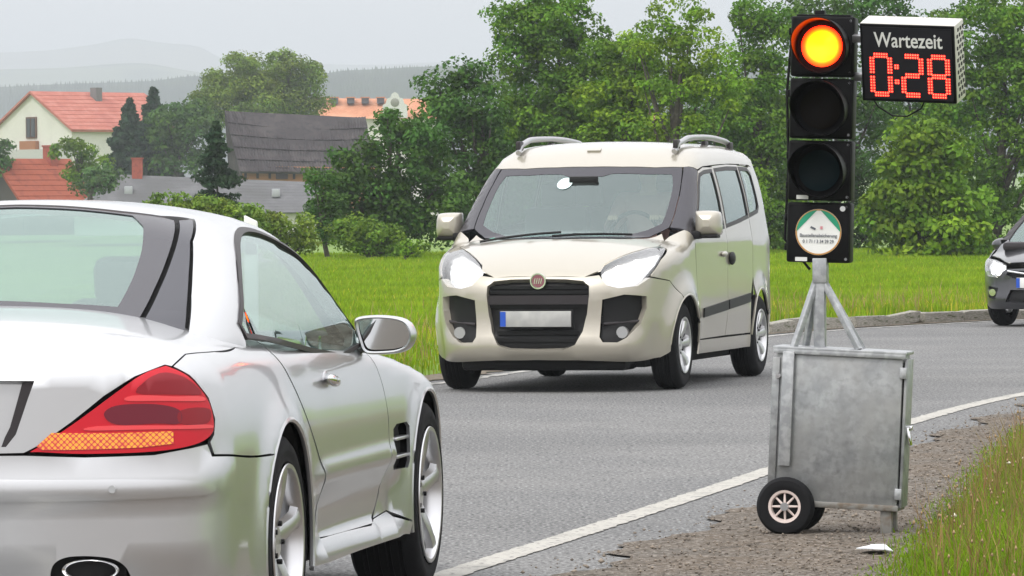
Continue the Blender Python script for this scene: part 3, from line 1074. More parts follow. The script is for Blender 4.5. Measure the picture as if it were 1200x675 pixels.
def skin_person(name, parent_thing, joints, bones, radii, m, root=0):
    me = bpy.data.meshes.new(name)
    me.from_pydata(joints, bones, [])
    o = bpy.data.objects.new(name, me)
    link(o, parent_thing)
    o.modifiers.new('skin', 'SKIN')
    for i, r_ in enumerate(radii):
        me.skin_vertices[0].data[i].radius = (r_, r_) if not isinstance(r_, tuple) else r_
    me.skin_vertices[0].data[root].use_root = True
    s = o.modifiers.new('smooth', 'SUBSURF')
    s.levels = s.render_levels = 2
    o.modifiers['skin'].use_smooth_shade = True
    me.materials.append(m)
    return o


def driver(x, y, z, loc_rot_parent_matrix):
    """seated person; local axes X forward, Y left, Z up, hips at origin"""
    p = thing('person', 'driver in a pinkish top behind the windscreen of the beige van', 'person')
    p.matrix_world = loc_rot_parent_matrix @ Matrix.Translation((x, y, z))
    skin = mat('skin', (.52, .30, .22), .5)
    cloth = mat('pink_cloth', (.48, .25, .24), .8)
    jeans = mat('dark_trousers', (.03, .04, .07), .8)
    J = [(0, 0, 0), (-.06, 0, .22), (-.10, 0, .42), (-.09, 0, .52), (-.07, 0, .60), (-.05, 0, .68), (-.05, 0, .76),
         (-.09, .18, .47), (.05, .27, .26), (.32, .20, .32), (.40, .17, .34),
         (-.09, -.18, .47), (.05, -.27, .26), (.32, -.20, .32), (.40, -.17, .34),
         (.02, .10, -.02), (.42, .14, .08), (.62, .14, -.30), (.02, -.10, -.02), (.42, -.14, .08), (.62, -.14, -.30)]
    B = [(0, 1), (1, 2), (2, 3), (3, 4), (4, 5), (5, 6), (2, 7), (7, 8), (8, 9), (9, 10), (2, 11), (11, 12), (12, 13), (13, 14), (0, 15), (15, 16), (16, 17), (0, 18), (18, 19), (19, 20)]
    r_ = [.14, .13, .15, .06, .055, (.085, .075), (.07, .065), .07, .048, .034, .03, .07, .048, .034, .03, .09, .07, .045, .09, .07, .045]
    body = skin_person('body', p, J, B, r_, skin)
    J2 = [(0, 0, 0), (-.06, 0, .22), (-.10, 0, .43), (-.09, .18, .47), (.05, .27, .26), (.25, .215, .305), (-.09, -.18, .47), (.05, -.27, .26), (.25, -.215, .305)]
    skin_person('shirt', p, J2, [(0, 1), (1, 2), (2, 3), (3, 4), (4, 5), (2, 6), (6, 7), (7, 8)], [.155, .145, .165, .082, .058, .045, .082, .058, .045], cloth)
    skin_person('trousers', p, [J[0], J[15], J[16], J[17], J[18], J[19], J[20]], [(0, 1), (1, 2), (2, 3), (0, 4), (4, 5), (5, 6)], [.15, .105, .083, .058, .105, .083, .058], jeans)
    bm = bmesh.new()
    bmesh.ops.create_uvsphere(bm, u_segments=20, v_segments=12, radius=1)
    bmesh.ops.transform(bm, matrix=Matrix.Translation((-.075, 0, .745)) @ Matrix.Diagonal((.10, .086, .095, 1)), verts=bm.verts)
    bmobj('hair', bm, mat('brown_hair', (.05, .03, .02), .7), p, True)
    for s in (1, -1):
        bm = bmesh.new()
        bmesh.ops.create_uvsphere(bm, u_segments=10, v_segments=8, radius=.011)
        bmesh.ops.translate(bm, vec=(.03, s * .032, .715), verts=bm.verts)
        bmobj('eye', bm, M['black'], p, True)
        for k in range(4):
            tube('finger', [(.40, s * (.185 - .018 * k), .34), (.435, s * (.185 - .018 * k), .355), (.445, s * (.185 - .018 * k), .33), (.425, s * (.185 - .018 * k), .315)], [.009, .009, .008, .007], skin, body, 6)
        tube('thumb', [(.39, s * .15, .345), (.415, s * .135, .352), (.43, s * .13, .34)], [.01, .009, .008], skin, body, 6)
    bm = bmesh.new()
    bmesh.ops.create_cone(bm, segments=6, radius1=.016, radius2=.006, depth=.05, cap_ends=True)
    bmesh.ops.transform(bm, matrix=Matrix.Translation((.045, 0, .69)) @ Matrix.Rotation(R(-12), 4, 'Y'), verts=bm.verts)
    bmobj('nose', bm, skin, body, True)
    return p


def build_van():
    F = van_body
    root = thing('van', 'beige high-roofed passenger van with roof rails driving towards us on the road', 'van', (.390, 37.403, 0), PI / 2 - 3.393)
    paint = M['champagne']
    cap, roll = Capsule(-2.9, .10, .35, .75), Roll(1.0, .6)
    WB = -2.755
    r0 = .365
    inn = lambda X, Y, Z: smax(smax(F(X, Y, Z) + .05, -np.minimum(np.hypot(X, Z - .32) - .41, np.hypot(X - WB, Z - .32) - .41), .005), Z - np.where(X > .12, 3., 1.02), .01)
    c_in = Capsule(-1.9, -.75, .25, .72)
    shell('inner_shell', inn, [(c_in, -1.9 - .6 * PI / 2, -.75 + .6 * PI / 2 + .5, 110, -.62, .70, 36, True), (Axis('Z', .62), -2.2, .4, 30, -.5, .5, 12, False)], M['blackmatt'], root)
    # windscreen and its black border, roof
    wsR = pt(F, [(.20, 0), (.16, .25), (.07, .45), (-.06, .62), (-.20, .735)], 1.0) + pt(F, [(-.45, .735), (-.70, .715), (-.855, .690)], 1.0) + pt(F, [(-.80, .50), (-.77, .25), (-.76, 0)], 1.0)
    ws = wsR + [(x, -y, z) for x, y, z in reversed(wsR) if y > 1e-6]
    wiR = pt(F, [(.13, 0), (.09, .25), (.0, .43), (-.12, .58), (-.22, .675)], 1.0) + pt(F, [(-.45, .68), (-.66, .665), (-.76, .635)], 1.0) + pt(F, [(-.72, .45), (-.695, .2), (-.66, .13), (-.65, 0)], 1.0)
    wi = wiR + [(x, -y, z) for x, y, z in reversed(wiR) if y > 1e-6]
    panel('windscreen_border', F, roll, ws, M['frit'], root, holes=[wi], off=-.002, thick=.006, step=.05)
    wsg = panel('windscreen', F, roll, wi, M['screen'], root, off=-.004, thick=0, step=.07)
    for (cx, cy, rr, col, nm) in ((-.58, -.14, .05, (.62, .80, .78), 'painted_reflection'), (.02, -.55, .035, (.10, .55, .38), 'emission_sticker')):  # pale disc: a round reflection painted onto the glass; green disc: a sticker
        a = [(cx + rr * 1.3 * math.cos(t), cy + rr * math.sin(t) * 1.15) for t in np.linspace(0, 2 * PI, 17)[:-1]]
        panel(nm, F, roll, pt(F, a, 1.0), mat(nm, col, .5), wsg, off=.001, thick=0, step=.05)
    # wipers
    for (a, b) in (((.16, -.60), (.03, -.02)), ((.19, -.05), (-.02, .50))):
        q = pt(F, [(a[0] + (b[0] - a[0]) * t, a[1] + (b[1] - a[1]) * t) for t in np.linspace(0, 1, 9)], 1.0)
        tube('wiper', [(x, y, z + .014) for x, y, z in q], .010, M['black'], root, 6)
    sideX = [(-.90, .0)]
    # roof skin with the upper frame and pillars, down to the window tops
    win1 = [(-.42, 1.135), (-.62, 1.32), (-.82, 1.50), (-.93, 1.565), (-1.10, 1.588), (-1.40, 1.60), (-1.42, 1.16), (-.9, 1.14)]
    win2 = [(-1.50, 1.165), (-1.49, 1.605), (-2.0, 1.622), (-2.42, 1.622), (-2.44, 1.235), (-2.0, 1.20)]
    win3 = [(-2.50, 1.24), (-2.49, 1.622), (-2.85, 1.618), (-2.97, 1.58), (-2.99, 1.32), (-2.9, 1.275)]
    rooR = pt(F, [(-.765, 0), (-.775, .25), (-.805, .50), (-.860, .695)], 1.1) + ps_(F, [(-.95, 1.600), (-1.10, 1.622), (-1.45, 1.635), (-2.2, 1.650), (-3.0, 1.645), (-3.20, 1.62)]) + pt(F, [(-3.26, .60), (-3.28, .3), (-3.28, 0)], 1.1)
    panel('roof', F, roll, rooR + [(x, -y, z) for x, y, z in reversed(rooR) if y > 1e-6], paint, root, thick=.03, step=.06)
    # A-pillar
    ap = pt(F, [(-.865, .700), (-.70, .722), (-.45, .742), (-.20, .742)], 1.0) + ps_(F, [(-.28, 1.085), (-.40, 1.12), (-.62, 1.335), (-.82, 1.515), (-.94, 1.590)])
    panel('windscreen_pillar', F, roll, ap, M['frit'], root, off=-.001, mirror=True, step=.04, thick=.02)
    # front door
    d1 = [(-.40, 1.11), (-.32, 1.08), (-.36, .80), (-.43, .55), (-.45, .345), (-1.40, .35), (-1.45, .60), (-1.455, 1.62), (-1.10, 1.618), (-.94, 1.59), (-.82, 1.515), (-.62, 1.335)]
    dd = panel('front_door', F, roll_side, ps_(F, d1), paint, root, holes=[ps_(F, win1)], gap=.003, mirror=True, step=.05)
    d2 = [(-1.455, 1.63), (-1.45, .60), (-1.405, .35), (-2.34, .345), (-2.33, .50), (-2.38, .66), (-2.46, .78), (-2.465, 1.645), (-2.0, 1.645)]
    d2p = panel('sliding_door', F, roll_side, ps_(F, d2), paint, root, holes=[ps_(F, win2)], gap=.003, mirror=True, step=.05)
    q3 = [(-2.47, 1.645), (-2.465, .775)] + arc(WB, .32, r0, 52, 180, 14) + [(-3.20, .30)]
    o3 = ps_(F, q3) + [(-3.36, .74, .30), (-3.40, .68, .9), (-3.36, .64, 1.5), (-3.28, .64, 1.60)] + ps_(F, [(-3.0, 1.643)])
    q3p = panel('rear_quarter', F, cap, o3, paint, root, holes=[ps_(F, win3)], gap=.003, mirror=True, step=.05)
    half = [(-3.44, 0, .30), (-3.40, .68, .30), (-3.42, .68, .95), (-3.40, .64, 1.5), (-3.34, .60, 1.62), (-3.42, 0, 1.68)]
    panel('tailgate', F, Axis('-X', -2.5), half + [(x, -y, z) for x, y, z in reversed(half) if y > 1e-6], paint, root, step=.08)
    # sill
    panel('sill', F, roll_side, ps_(F, [(-.42, .34), (-.40, .24), (-2.36, .24), (-2.345, .335)]), paint, root, mirror=True, step=.05)
    # side glass
    for w_, pr in ((win1, dd), (win2, d2p), (win3, q3p)):
        for s in (0, 1):
            panel('side_window', F, roll_side, ps_(F, inset(np.array(w_), -.004)), M['glass'], pr[s], off=-.006, thick=0, step=.08, only_mirror=bool(s))
            panel('window_seal', F, roll_side, ps_(F, inset(np.array(w_), -.006)), M['trim'], pr[s], holes=[ps_(F, inset(np.array(w_), .022))], off=.002, thick=.006, step=.05, only_mirror=bool(s))
    # black side moulding
    for s, par in ((0, dd[0]), (1, dd[1])):
        panel('side_moulding', F, roll_side, ps_(F, [(-.56, .505), (-1.43, .545), (-1.43, .615), (-.58, .572)]), M['black'], par, off=.012, thick=.012, step=.05, only_mirror=bool(s))
    for s, par in ((0, d2p[0]), (1, d2p[1])):
        panel('side_moulding', F, roll_side, ps_(F, [(-1.47, .548), (-2.29, .585), (-2.33, .655), (-1.47, .618)]), M['black'], par, off=.012, thick=.012, step=.05, only_mirror=bool(s))
    for k, (x0, z0, pp) in enumerate(((-1.28, .965, dd), (-1.56, .93, d2p))):
        for s in (0, 1):
            sg = -1 if s else 1
            y = ps_(F, [(x0, z0)])[0][1]
            bm = bmesh.new()
            bmesh.ops.create_uvsphere(bm, u_segments=16, v_segments=10, radius=1)
            bmesh.ops.transform(bm, matrix=Matrix.Translation((x0, sg * (y + .012), z0)) @ Matrix.Diagonal((.085, .022, .05 if k else .022, 1)), verts=bm.verts)
            bmobj('door_handle', bm, M['black'] if k else paint, pp[s], True)
    # front fender
    fo = [(-.315, 1.08), (-.36, .80), (-.425, .56), (-.45, .36)]
    lampR = [(.74, .445, .840), (.795, .50, .770), (.775, .58, .752), (.70, .695, .768), (.60, .765, .83), (.42, .80, .945), (.22, .79, 1.012), (.20, .745, 1.035), (.36, .66, 1.015), (.56, .53, .955), (.68, .455, .895)]
    lamp = [tuple(p) for p in curve(lampR, 3, True)]
    a_ = arc(0, .32, r0, 176, 68, 14)
    of = ps_(F, fo) + ps_(F, [(-.40, .345)]) + ps_(F, a_) + ps_(F, [(.18, .69), (.35, .79)]) + [(.60, .77, .825)] + [(.42, .805, .945), (.21, .795, 1.012), (.17, .75, 1.045), (.02, .76, 1.09), (-.10, .765, 1.115), (-.22, .775, 1.10)]
    panel('front_fender', F, cap, of, paint, root, gap=.003, mirror=True, step=.04)
    # bumper with grille and fog-lamp openings
    gr = [(-.0, .815), (.20, .812), (.33, .800), (.375, .765), (.378, .70), (.362, .56), (.335, .44), (.285, .345), (.20, .310), (0, .303)]
    grR = onfront(F, gr)
    grille = grR + [(x, -y, z) for x, y, z in reversed(grR) if y > 1e-6]
    fgR = onfront(F, [(.47, .665), (.62, .70), (.755, .685), (.755, .60), (.72, .49), (.64, .395), (.58, .36), (.48, .362), (.455, .40), (.458, .52)], -.3)
    fgL = [(x, -y, z) for x, y, z in fgR]
    bu = [(.80, 0, .838), (.79, .33, .830), (.75, .435, .838), (.79, .497, .772), (.77, .58, .748), (.695, .70, .762), (.60, .77, .82)] + ps_(F, [(.35, .79), (.18, .69)]) + ps_(F, arc(0, .32, r0, 66, -6, 12)) + [(.45, .80, .25), (.7, .6, .235), (.84, .3, .23), (.87, 0, .23)]
    bu = bu + [(x, -y, z) for x, y, z in reversed(bu) if y > 1e-6]
    c_f = Capsule(-2.9, .0, .35, .60)
    bmp = panel('front_bumper', F, c_f, bu, paint, root, holes=[grille, fgR, fgL], gap=.002, step=.035, thick=.05)
    gb = panel('grille', lambda X, Y, Z: F(X, Y, Z) + .055, Axis('X', -.3), grille, M['black'], root, thick=0, step=.06)
    for (z, h_, off, mm) in ((.665, .032, -.012, M['trim']), (.755, .012, -.035, M['black']), (.72, .012, -.035, M['black']), (.62, .012, -.035, M['black']), (.43, .014, -.035, M['black']), (.38, .014, -.035, M['black'])):
        w_ = .37 if z > .6 else .30
        q = onfront(F, [(y, z) for y in np.linspace(-w_, w_, 13)])
        V, Fc = [], []
        for x, y, zz in q: V += [(x + off, y, zz - h_), (x + off, y, zz + h_), (x + off - .03, y, zz + h_), (x + off - .03, y, zz - h_)]
        for i in range(12):
            for a, b in ((0, 1), (1, 2), (2, 3), (3, 0)): Fc.append((4 * i + a, 4 * i + b, 4 * i + 4 + b, 4 * i + 4 + a))
        meshobj('grille_bar', V, Fc, mm, gb, False)
    for s, o_ in ((1, fgR), (-1, fgL)):
        fg = panel('fog_lamp_recess', lambda X, Y, Z: F(X, Y, Z) + .05, Axis('X', -.3), o_, M['black'], bmp, thick=0, step=.06)
        c = onfront(lambda X, Y, Z: F(X, Y, Z) + .04, [(.60, .43)], -.3)[0]
        cylobj('fog_lamp', (c[0] - .03, s * c[1], c[2]), (c[0] + .012, s * c[1], c[2]), .042, M['steel'], fg)
        q = onfront(lambda X, Y, Z: F(X, Y, Z) + .03, [(.47, .49), (.72, .51)], -.3)
        tube('recess_bar', [(a, s * b, c_) for a, b, c_ in q], .012, M['trim'], fg, 6)
    # number plate, left blank like the blurred one
    pl = boxobj('number_plate', (.895, 0, .53), (.014, .52, .112), mat('blank_plate', (.42, .42, .40), .5, noise=[(9, 2, (.34, .34, .33), .4, .6)]), bmp, .003)
    boxobj('plate_band', (.9035, -.24, .53), (.004, .040, .106), mat('plate_blue', (.01, .07, .42), .4), pl)
    boxobj('plate_holder', (.885, 0, .53), (.01, .545, .135), M['black'], pl, .003)
    # hood and emblem
    hoR = [(.745, 0, .84), (.735, .33, .83), (.70, .43, .835), (.66, .455, .90), (.55, .525, .96), (.35, .655, 1.02), (.19, .742, 1.04), (.0, .752, 1.095), (-.12, .70, 1.115)] + pt(F, [(.02, .58), (.13, .43), (.20, .22), (.235, 0)], .9)
    hoR = [(.80, 0, .835), (.79, .33, .82), (.73, .44, .82)] + hoR[3:]
    panel('bonnet', F, Axis('Z', .62), [p for p in hoR] + [(x, -y, z) for x, y, z in reversed(hoR) if y > 1e-6], paint, root, gap=.003, step=.05)
    em = lathe('emblem', [(0, .0), (.030, .002), (.048, .002), (.050, .010), (.058, .010), (.060, .0), (.060, -.02)], M['chrome'], root, 32, 'X', (.815, 0, .80))
    lathe('emblem_disc', [(0, .004), (.046, .004)], mat('emblem_red', (.26, .10, .12), .35, .4), em, 24, 'X', (.816, 0, .80))
    for k, y in enumerate((-.024, -.008, .008, .024)):
        boxobj('emblem_letter', (.822, y, .80), (.004, .006, .04), M['chrome'], em, rot=Matrix.Rotation(R(-12), 3, 'X'))
    # headlamps, switched on
    lens = glass_mat('headlamp_lens', (.95, .96, .97), .12, .05, (.95, .95, .95))
    back = mat('lamp_reflector', (.80, .80, .80), .18, .9)
    on = mat('lit_bulb', (1, 1, 1), .3, emis=(1, .95, .85), estr=9)
    drl = mat('lit_sidelight', (1, 1, 1), .3, emis=(1, .97, .92), estr=1.2)
    for s in (0, 1):
        sg = -1 if s else 1
        lp = panel('headlight', F, c_f, lamp, lens, root, off=.002, thick=0, step=.04, only_mirror=bool(s))
        panel('lamp_reflector', lambda X, Y, Z: F(X, Y, Z) + .045, c_f, lamp, back, lp, thick=0, step=.05, only_mirror=bool(s))
        for (x, y, z, r_, m_) in ((.66, .57, .83, .074, on), (.50, .66, .90, .048, drl)):
            bm = bmesh.new()
            bmesh.ops.create_uvsphere(bm, u_segments=16, v_segments=10, radius=r_)
            bmesh.ops.transform(bm, matrix=Matrix.Translation((x, sg * y, z)) @ Matrix.Diagonal((.6, 1, 1, 1)), verts=bm.verts)
            bmobj('lamp_bulb', bm, m_, lp, True)
    # mirrors
    mo = curve([(-.10, -.085), (-.10, .07), (-.08, .092), (.05, .09), (.09, .07), (.10, .0), (.098, -.07), (.07, -.092), (-.07, -.095)], 3, True)
    for s in (1, -1):
        V, Fc = [], []
        rings = [(.25, .085), (.6, .075), (.88, .045), (1.0, .0), (1.0, -.06), (.93, -.075)]
        n = len(mo)
        for k_, x in rings:
            for p in mo: V.append((-.40 + x, s * (.985 + p[0] * k_ * .95), 1.20 + p[1] * k_))
        for i in range(len(rings) - 1):
            for q in range(n): Fc.append((i * n + q, i * n + (q + 1) % n, (i + 1) * n + (q + 1) % n, (i + 1) * n + q))
        Fc.append(tuple(range(n)))
        mh = outward(meshobj('side_mirror', V, Fc, paint, root, True, 60))
        meshobj('mirror_glass', [(-.476, s * (.985 + p[0] * .85), 1.20 + p[1] * .9) for p in mo], [tuple(range(n))], M['mirror'], mh)
        boxobj('mirror_foot', (-.38, s * .885, 1.115), (.12, .11, .06), M['black'], mh, .015)
        boxobj('mirror_base', (-.40, s * .985, 1.105), (.11, .16, .03), M['black'], mh, .01)
    # roof rails
    for s in (1, -1):
        pts = [(-1.0, .60, 1.735), (-1.08, .605, 1.785), (-1.25, .61, 1.815), (-1.5, .61, 1.842), (-2.2, .60, 1.852), (-2.8, .59, 1.832), (-2.98, .59, 1.81), (-3.02, .59, 1.76)]
        q = curve(pts, 6)
        tube('roof_rail', [(a, s * b, c) for a, b, c in q], .022, M['steel'], root, 10)
        for x in (-1.06, -2.05, -2.97):
            boxobj('rail_foot', (x, s * .605, 1.79), (.12, .035, .07), M['trim'], root, .01)
    panel('roof_aerial_base', F, roll, pt(F, [(-1.02, -.06), (-1.02, .04), (-.97, .04), (-.97, -.06)], 1.2), M['champagne'], root, off=.012, thick=.012, step=.05)
    # cabin
    boxobj('cabin_floor', (-1.5, 0, .50), (3.0, 1.5, .05), M['greyfabric'], root)
    boxobj('dashboard', (-.10, 0, 1.0), (.46, 1.45, .14), M['trim'], root, .05)
    for x in (-1.28, -2.15):
        for s in (1, -1):
            st = boxobj('seat', (x, s * .38, 1.02), (.15, .50, .62), M['greyfabric'], root, .05, Matrix.Rotation(R(-12), 3, 'Y'))
            boxobj('head_restraint', (x - .08, s * .38, 1.42), (.09, .27, .17), M['greyfabric'], st, .035)
            boxobj('seat_cushion', (x + .27, s * .38, .78), (.5, .48, .14), M['greyfabric'], st, .05)
    lathe('steering_wheel', [(.185 + .015 * math.cos(a), .015 * math.sin(a)) for a in np.linspace(0, 2 * PI, 9)[:-1]], M['black'], root, 28, 'X', (-.62, .38, 1.10), closed=True)
    boxobj('interior_mirror', (-.60, 0, 1.52), (.03, .22, .07), M['black'], root, .01)
    for x in (0, WB):
        for s in (1, -1):
            wheel(root, x, s * .80 - s * .01, .318, .200, .20, 7, 'cover', M['alloy'])
            pts = ps_(F, arc(x, .32, r0 + .002, 178, 2, 24))
            tube('arch_lip', [(a, s * (b - .006), c) for a, b, c in pts], .010, paint, root, 6)
    boxobj('underbody', (-1.45, 0, .245), (3.7, 1.36, .15), M['blackmatt'], root)
    boxobj('front_valance', (.50, 0, .20), (.36, 1.22, .09), M['black'], root, .03)
    mw = Matrix.Translation(root.location) @ Matrix.Rotation(root.rotation_euler.z, 4, 'Z')
    driver(-1.02, .38, .90, mw)
    return root


ps_ = ps
roll_side = Axis('Y', 0.)


def build_hatchback():
    F = hatch_body
    root = thing('hatchback_car', 'dark grey small car with headlights on, cut off by the right edge', 'car', (6.00, 55.4, 0), PI / 2 - 3.62)
    paint = M['anthracite']
    cap = Capsule(-2.6, .05, .3, .62)
    roll = Roll(.75, .5)
    WB, r0 = -2.5, .345
    inn = lambda X, Y, Z: smax(smax(F(X, Y, Z) + .05, -np.minimum(np.hypot(X, Z - .30) - .385, np.hypot(X - WB, Z - .30) - .385), .005), Z - .9, .01)
    shell('inner_shell', inn, [(Capsule(-1.8, -.6, .25, .55), -1.8 - .6 * PI / 2, -.6 + .6 * PI / 2 + .5, 70, -.6, .70, 24, True), (Axis('Z', .5), -2.0, .4, 20, -.4, .4, 8, False)], M['blackmatt'], root)
    wsR = pt(F, [(.36, 0), (.30, .3), (.12, .58), (-.02, .66)], .85) + pt(F, [(-.40, .635), (-.66, .575), (-.62, .3), (-.60, 0)], .9)
    ws = wsR + [(x, -y, z) for x, y, z in reversed(wsR) if y > 1e-6]
    panel('windscreen', F, roll, ws, M['screen'], root, off=-.004, thick=0, step=.08)
    lamp = [(.68, .42, .61), (.66, .56, .54), (.55, .68, .56), (.38, .77, .66), (.30, .74, .72), (.48, .58, .70), (.62, .46, .675)]
    w1 = [(-.45, .90), (-.75, 1.12), (-1.0, 1.27), (-1.35, 1.33), (-1.37, .91)]
    w2 = [(-1.45, .92), (-1.43, 1.33), (-1.9, 1.31), (-2.4, 1.19), (-2.45, .98)]
    rR = pt(F, [(-.615, 0), (-.635, .3), (-.68, .58)], .9) + ps_(F, [(-1.0, 1.31), (-1.4, 1.36), (-1.9, 1.34), (-2.5, 1.24)]) + pt(F, [(-2.75, .55), (-2.85, 0)], .9)
    panel('roof', F, roll, rR + [(x, -y, z) for x, y, z in reversed(rR) if y > 1e-6], paint, root, step=.08)
    ap = pt(F, [(-.67, .59), (-.40, .65), (-.02, .675)], .85) + ps_(F, [(-.30, .85), (-.45, .92), (-.75, 1.14), (-1.0, 1.30)])
    panel('windscreen_pillar', F, roll, ap, M['trim'], root, mirror=True, step=.05)
    side = [(-.40, .86), (-.44, .915), (-.75, 1.135), (-1.0, 1.29), (-1.4, 1.35), (-1.9, 1.33), (-2.5, 1.22), (-2.75, .95), (-2.82, .60)] + arc(WB, .30, r0, 170, 10, 14)[:0] + [(-2.84, .40)] + arc(WB, .30, r0, 165, 0, 14) + [(-2.0, .22), (-.5, .22)] + arc(0, .30, r0, 180, 20, 14) + [(.36, .55), (.36, .63), (.28, .72), (.0, .82)]
    bd = panel('body', F, Axis('Y', 0.), ps_(F, side), paint, root, holes=[ps_(F, w1), ps_(F, w2)], mirror=True, step=.06)
    for s in (0, 1):
        for w_ in (w1, w2):
            panel('side_window', F, Axis('Y', 0.), ps_(F, w_), M['glass'], bd[s], off=-.005, thick=0, step=.1, only_mirror=bool(s))
    hR = [(.70, 0, .70), (.66, .40, .72), (.60, .47, .745), (.46, .59, .775), (.29, .745, .80), (.05, .74, .87), (-.04, .68, .92)] + pt(F, [(.13, .58), (.31, .3), (.37, 0)], .8)
    panel('bonnet', F, Axis('Z', .5), hR + [(x, -y, z) for x, y, z in reversed(hR) if y > 1e-6], paint, root, gap=.003, step=.05)
    gR = onfront(F, [(0, .600), (.38, .605), (.40, .56), (.30, .52), (0, .51)], -.3)
    g2 = onfront(F, [(0, .40), (.34, .40), (.40, .27), (0, .25)], -.3)
    fg = onfront(F, [(.50, .42), (.66, .44), (.66, .32), (.54, .29)], -.2)
    mir = lambda l: l + [(x, -y, z) for x, y, z in reversed(l) if y > 1e-6]
    buR = [(.76, 0, .635), (.71, .40, .62), (.67, .50, .535), (.58, .66, .545), (.42, .78, .64)] + ps_(F, [(.37, .56)]) + ps_(F, arc(0, .30, r0, 45, -8, 8)) + [(.6, .6, .21), (.75, .3, .2), (.78, 0, .2)]
    bp = panel('front_bumper', F, Capsule(-2.6, .0, .3, .5), mir(buR), paint, root, holes=[mir(gR), mir(g2), fg, [(x, -y, z) for x, y, z in fg]], gap=.002, step=.05, thick=.04)
    panel('grille', lambda X, Y, Z: F(X, Y, Z) + .03, Axis('X', -.3), mir(gR), M['black'], root, thick=0, step=.06)
    tube('grille_bar', [(a + .0, b, c) for a, b, c in onfront(F, [(y, .60 - .05 * (1 - abs(y) / .38)) for y in np.linspace(-.38, .38, 11)], -.3)], .012, M['chrome'], root, 8)
    panel('lower_grille', lambda X, Y, Z: F(X, Y, Z) + .04, Axis('X', -.3), mir(g2), M['black'], root, thick=0, step=.06)
    boxobj('number_plate', (.80, 0, .475), (.012, .52, .11), mat('white_plate', (.7, .7, .68), .4), root, .003)
    boxobj('plate_band', (.807, -.24, .475), (.004, .04, .105), bpy.data.materials['plate_blue'], root)
    for s in (0, 1):
        sg = -1 if s else 1
        f_ = panel('fog_lamp_recess', lambda X, Y, Z: F(X, Y, Z) + .03, Axis('X', -.3), fg, M['black'], root, thick=0, step=.06, only_mirror=bool(s))
        c = onfront(F, [(.59, .37)], -.2)[0]
        cylobj('fog_lamp', (c[0] - .05, sg * c[1], c[2]), (c[0] - .005, sg * c[1], c[2]), .038, M['chrome'], f_)
        lp = panel('headlight', F, Capsule(-2.6, .0, .3, .5), lamp, bpy.data.materials['headlamp_lens'], root, off=.002, thick=0, step=.04, only_mirror=bool(s))
        panel('lamp_reflector', lambda X, Y, Z: F(X, Y, Z) + .045, Capsule(-2.6, .0, .3, .5), lamp, bpy.data.materials['lamp_reflector'], lp, thick=0, step=.05, only_mirror=bool(s))
        bm = bmesh.new()
        bmesh.ops.create_uvsphere(bm, u_segments=16, v_segments=10, radius=.058)
        bmesh.ops.transform(bm, matrix=Matrix.Translation((.565, sg * .58, .605)), verts=bm.verts)
        bmobj('lamp_bulb', bm, bpy.data.materials['lit_bulb'], lp, True)
        bm = bmesh.new()
        bmesh.ops.create_uvsphere(bm, u_segments=18, v_segments=12, radius=1)
        bmesh.ops.transform(bm, matrix=Matrix.Translation((-.40, sg * .91, .875)) @ Matrix.Diagonal((.07, .115, .072, 1)), verts=bm.verts)
        mh = bmobj('side_mirror', bm, paint, root, True)
        boxobj('mirror_arm', (-.40, sg * .81, .85), (.05, .12, .04), M['black'], mh, .01)
        for x in (0, WB):
            wheel(root, x, sg * .73, .30, .19, .185, 7, 'cover', M['alloy'])
    boxobj('dashboard', (.05, 0, .86), (.4, 1.3, .1), M['trim'], root, .04)
    for s in (1, -1):
        st = boxobj('seat', (-1.15, s * .35, .90), (.15, .46, .6), M['greyfabric'], root, .05)
        boxobj('head_restraint', (-1.2, s * .35, 1.26), (.09, .25, .15), M['greyfabric'], st, .03)
    boxobj('underbody', (-1.2, 0, .24), (3.2, 1.2, .1), M['blackmatt'], root)
    return root
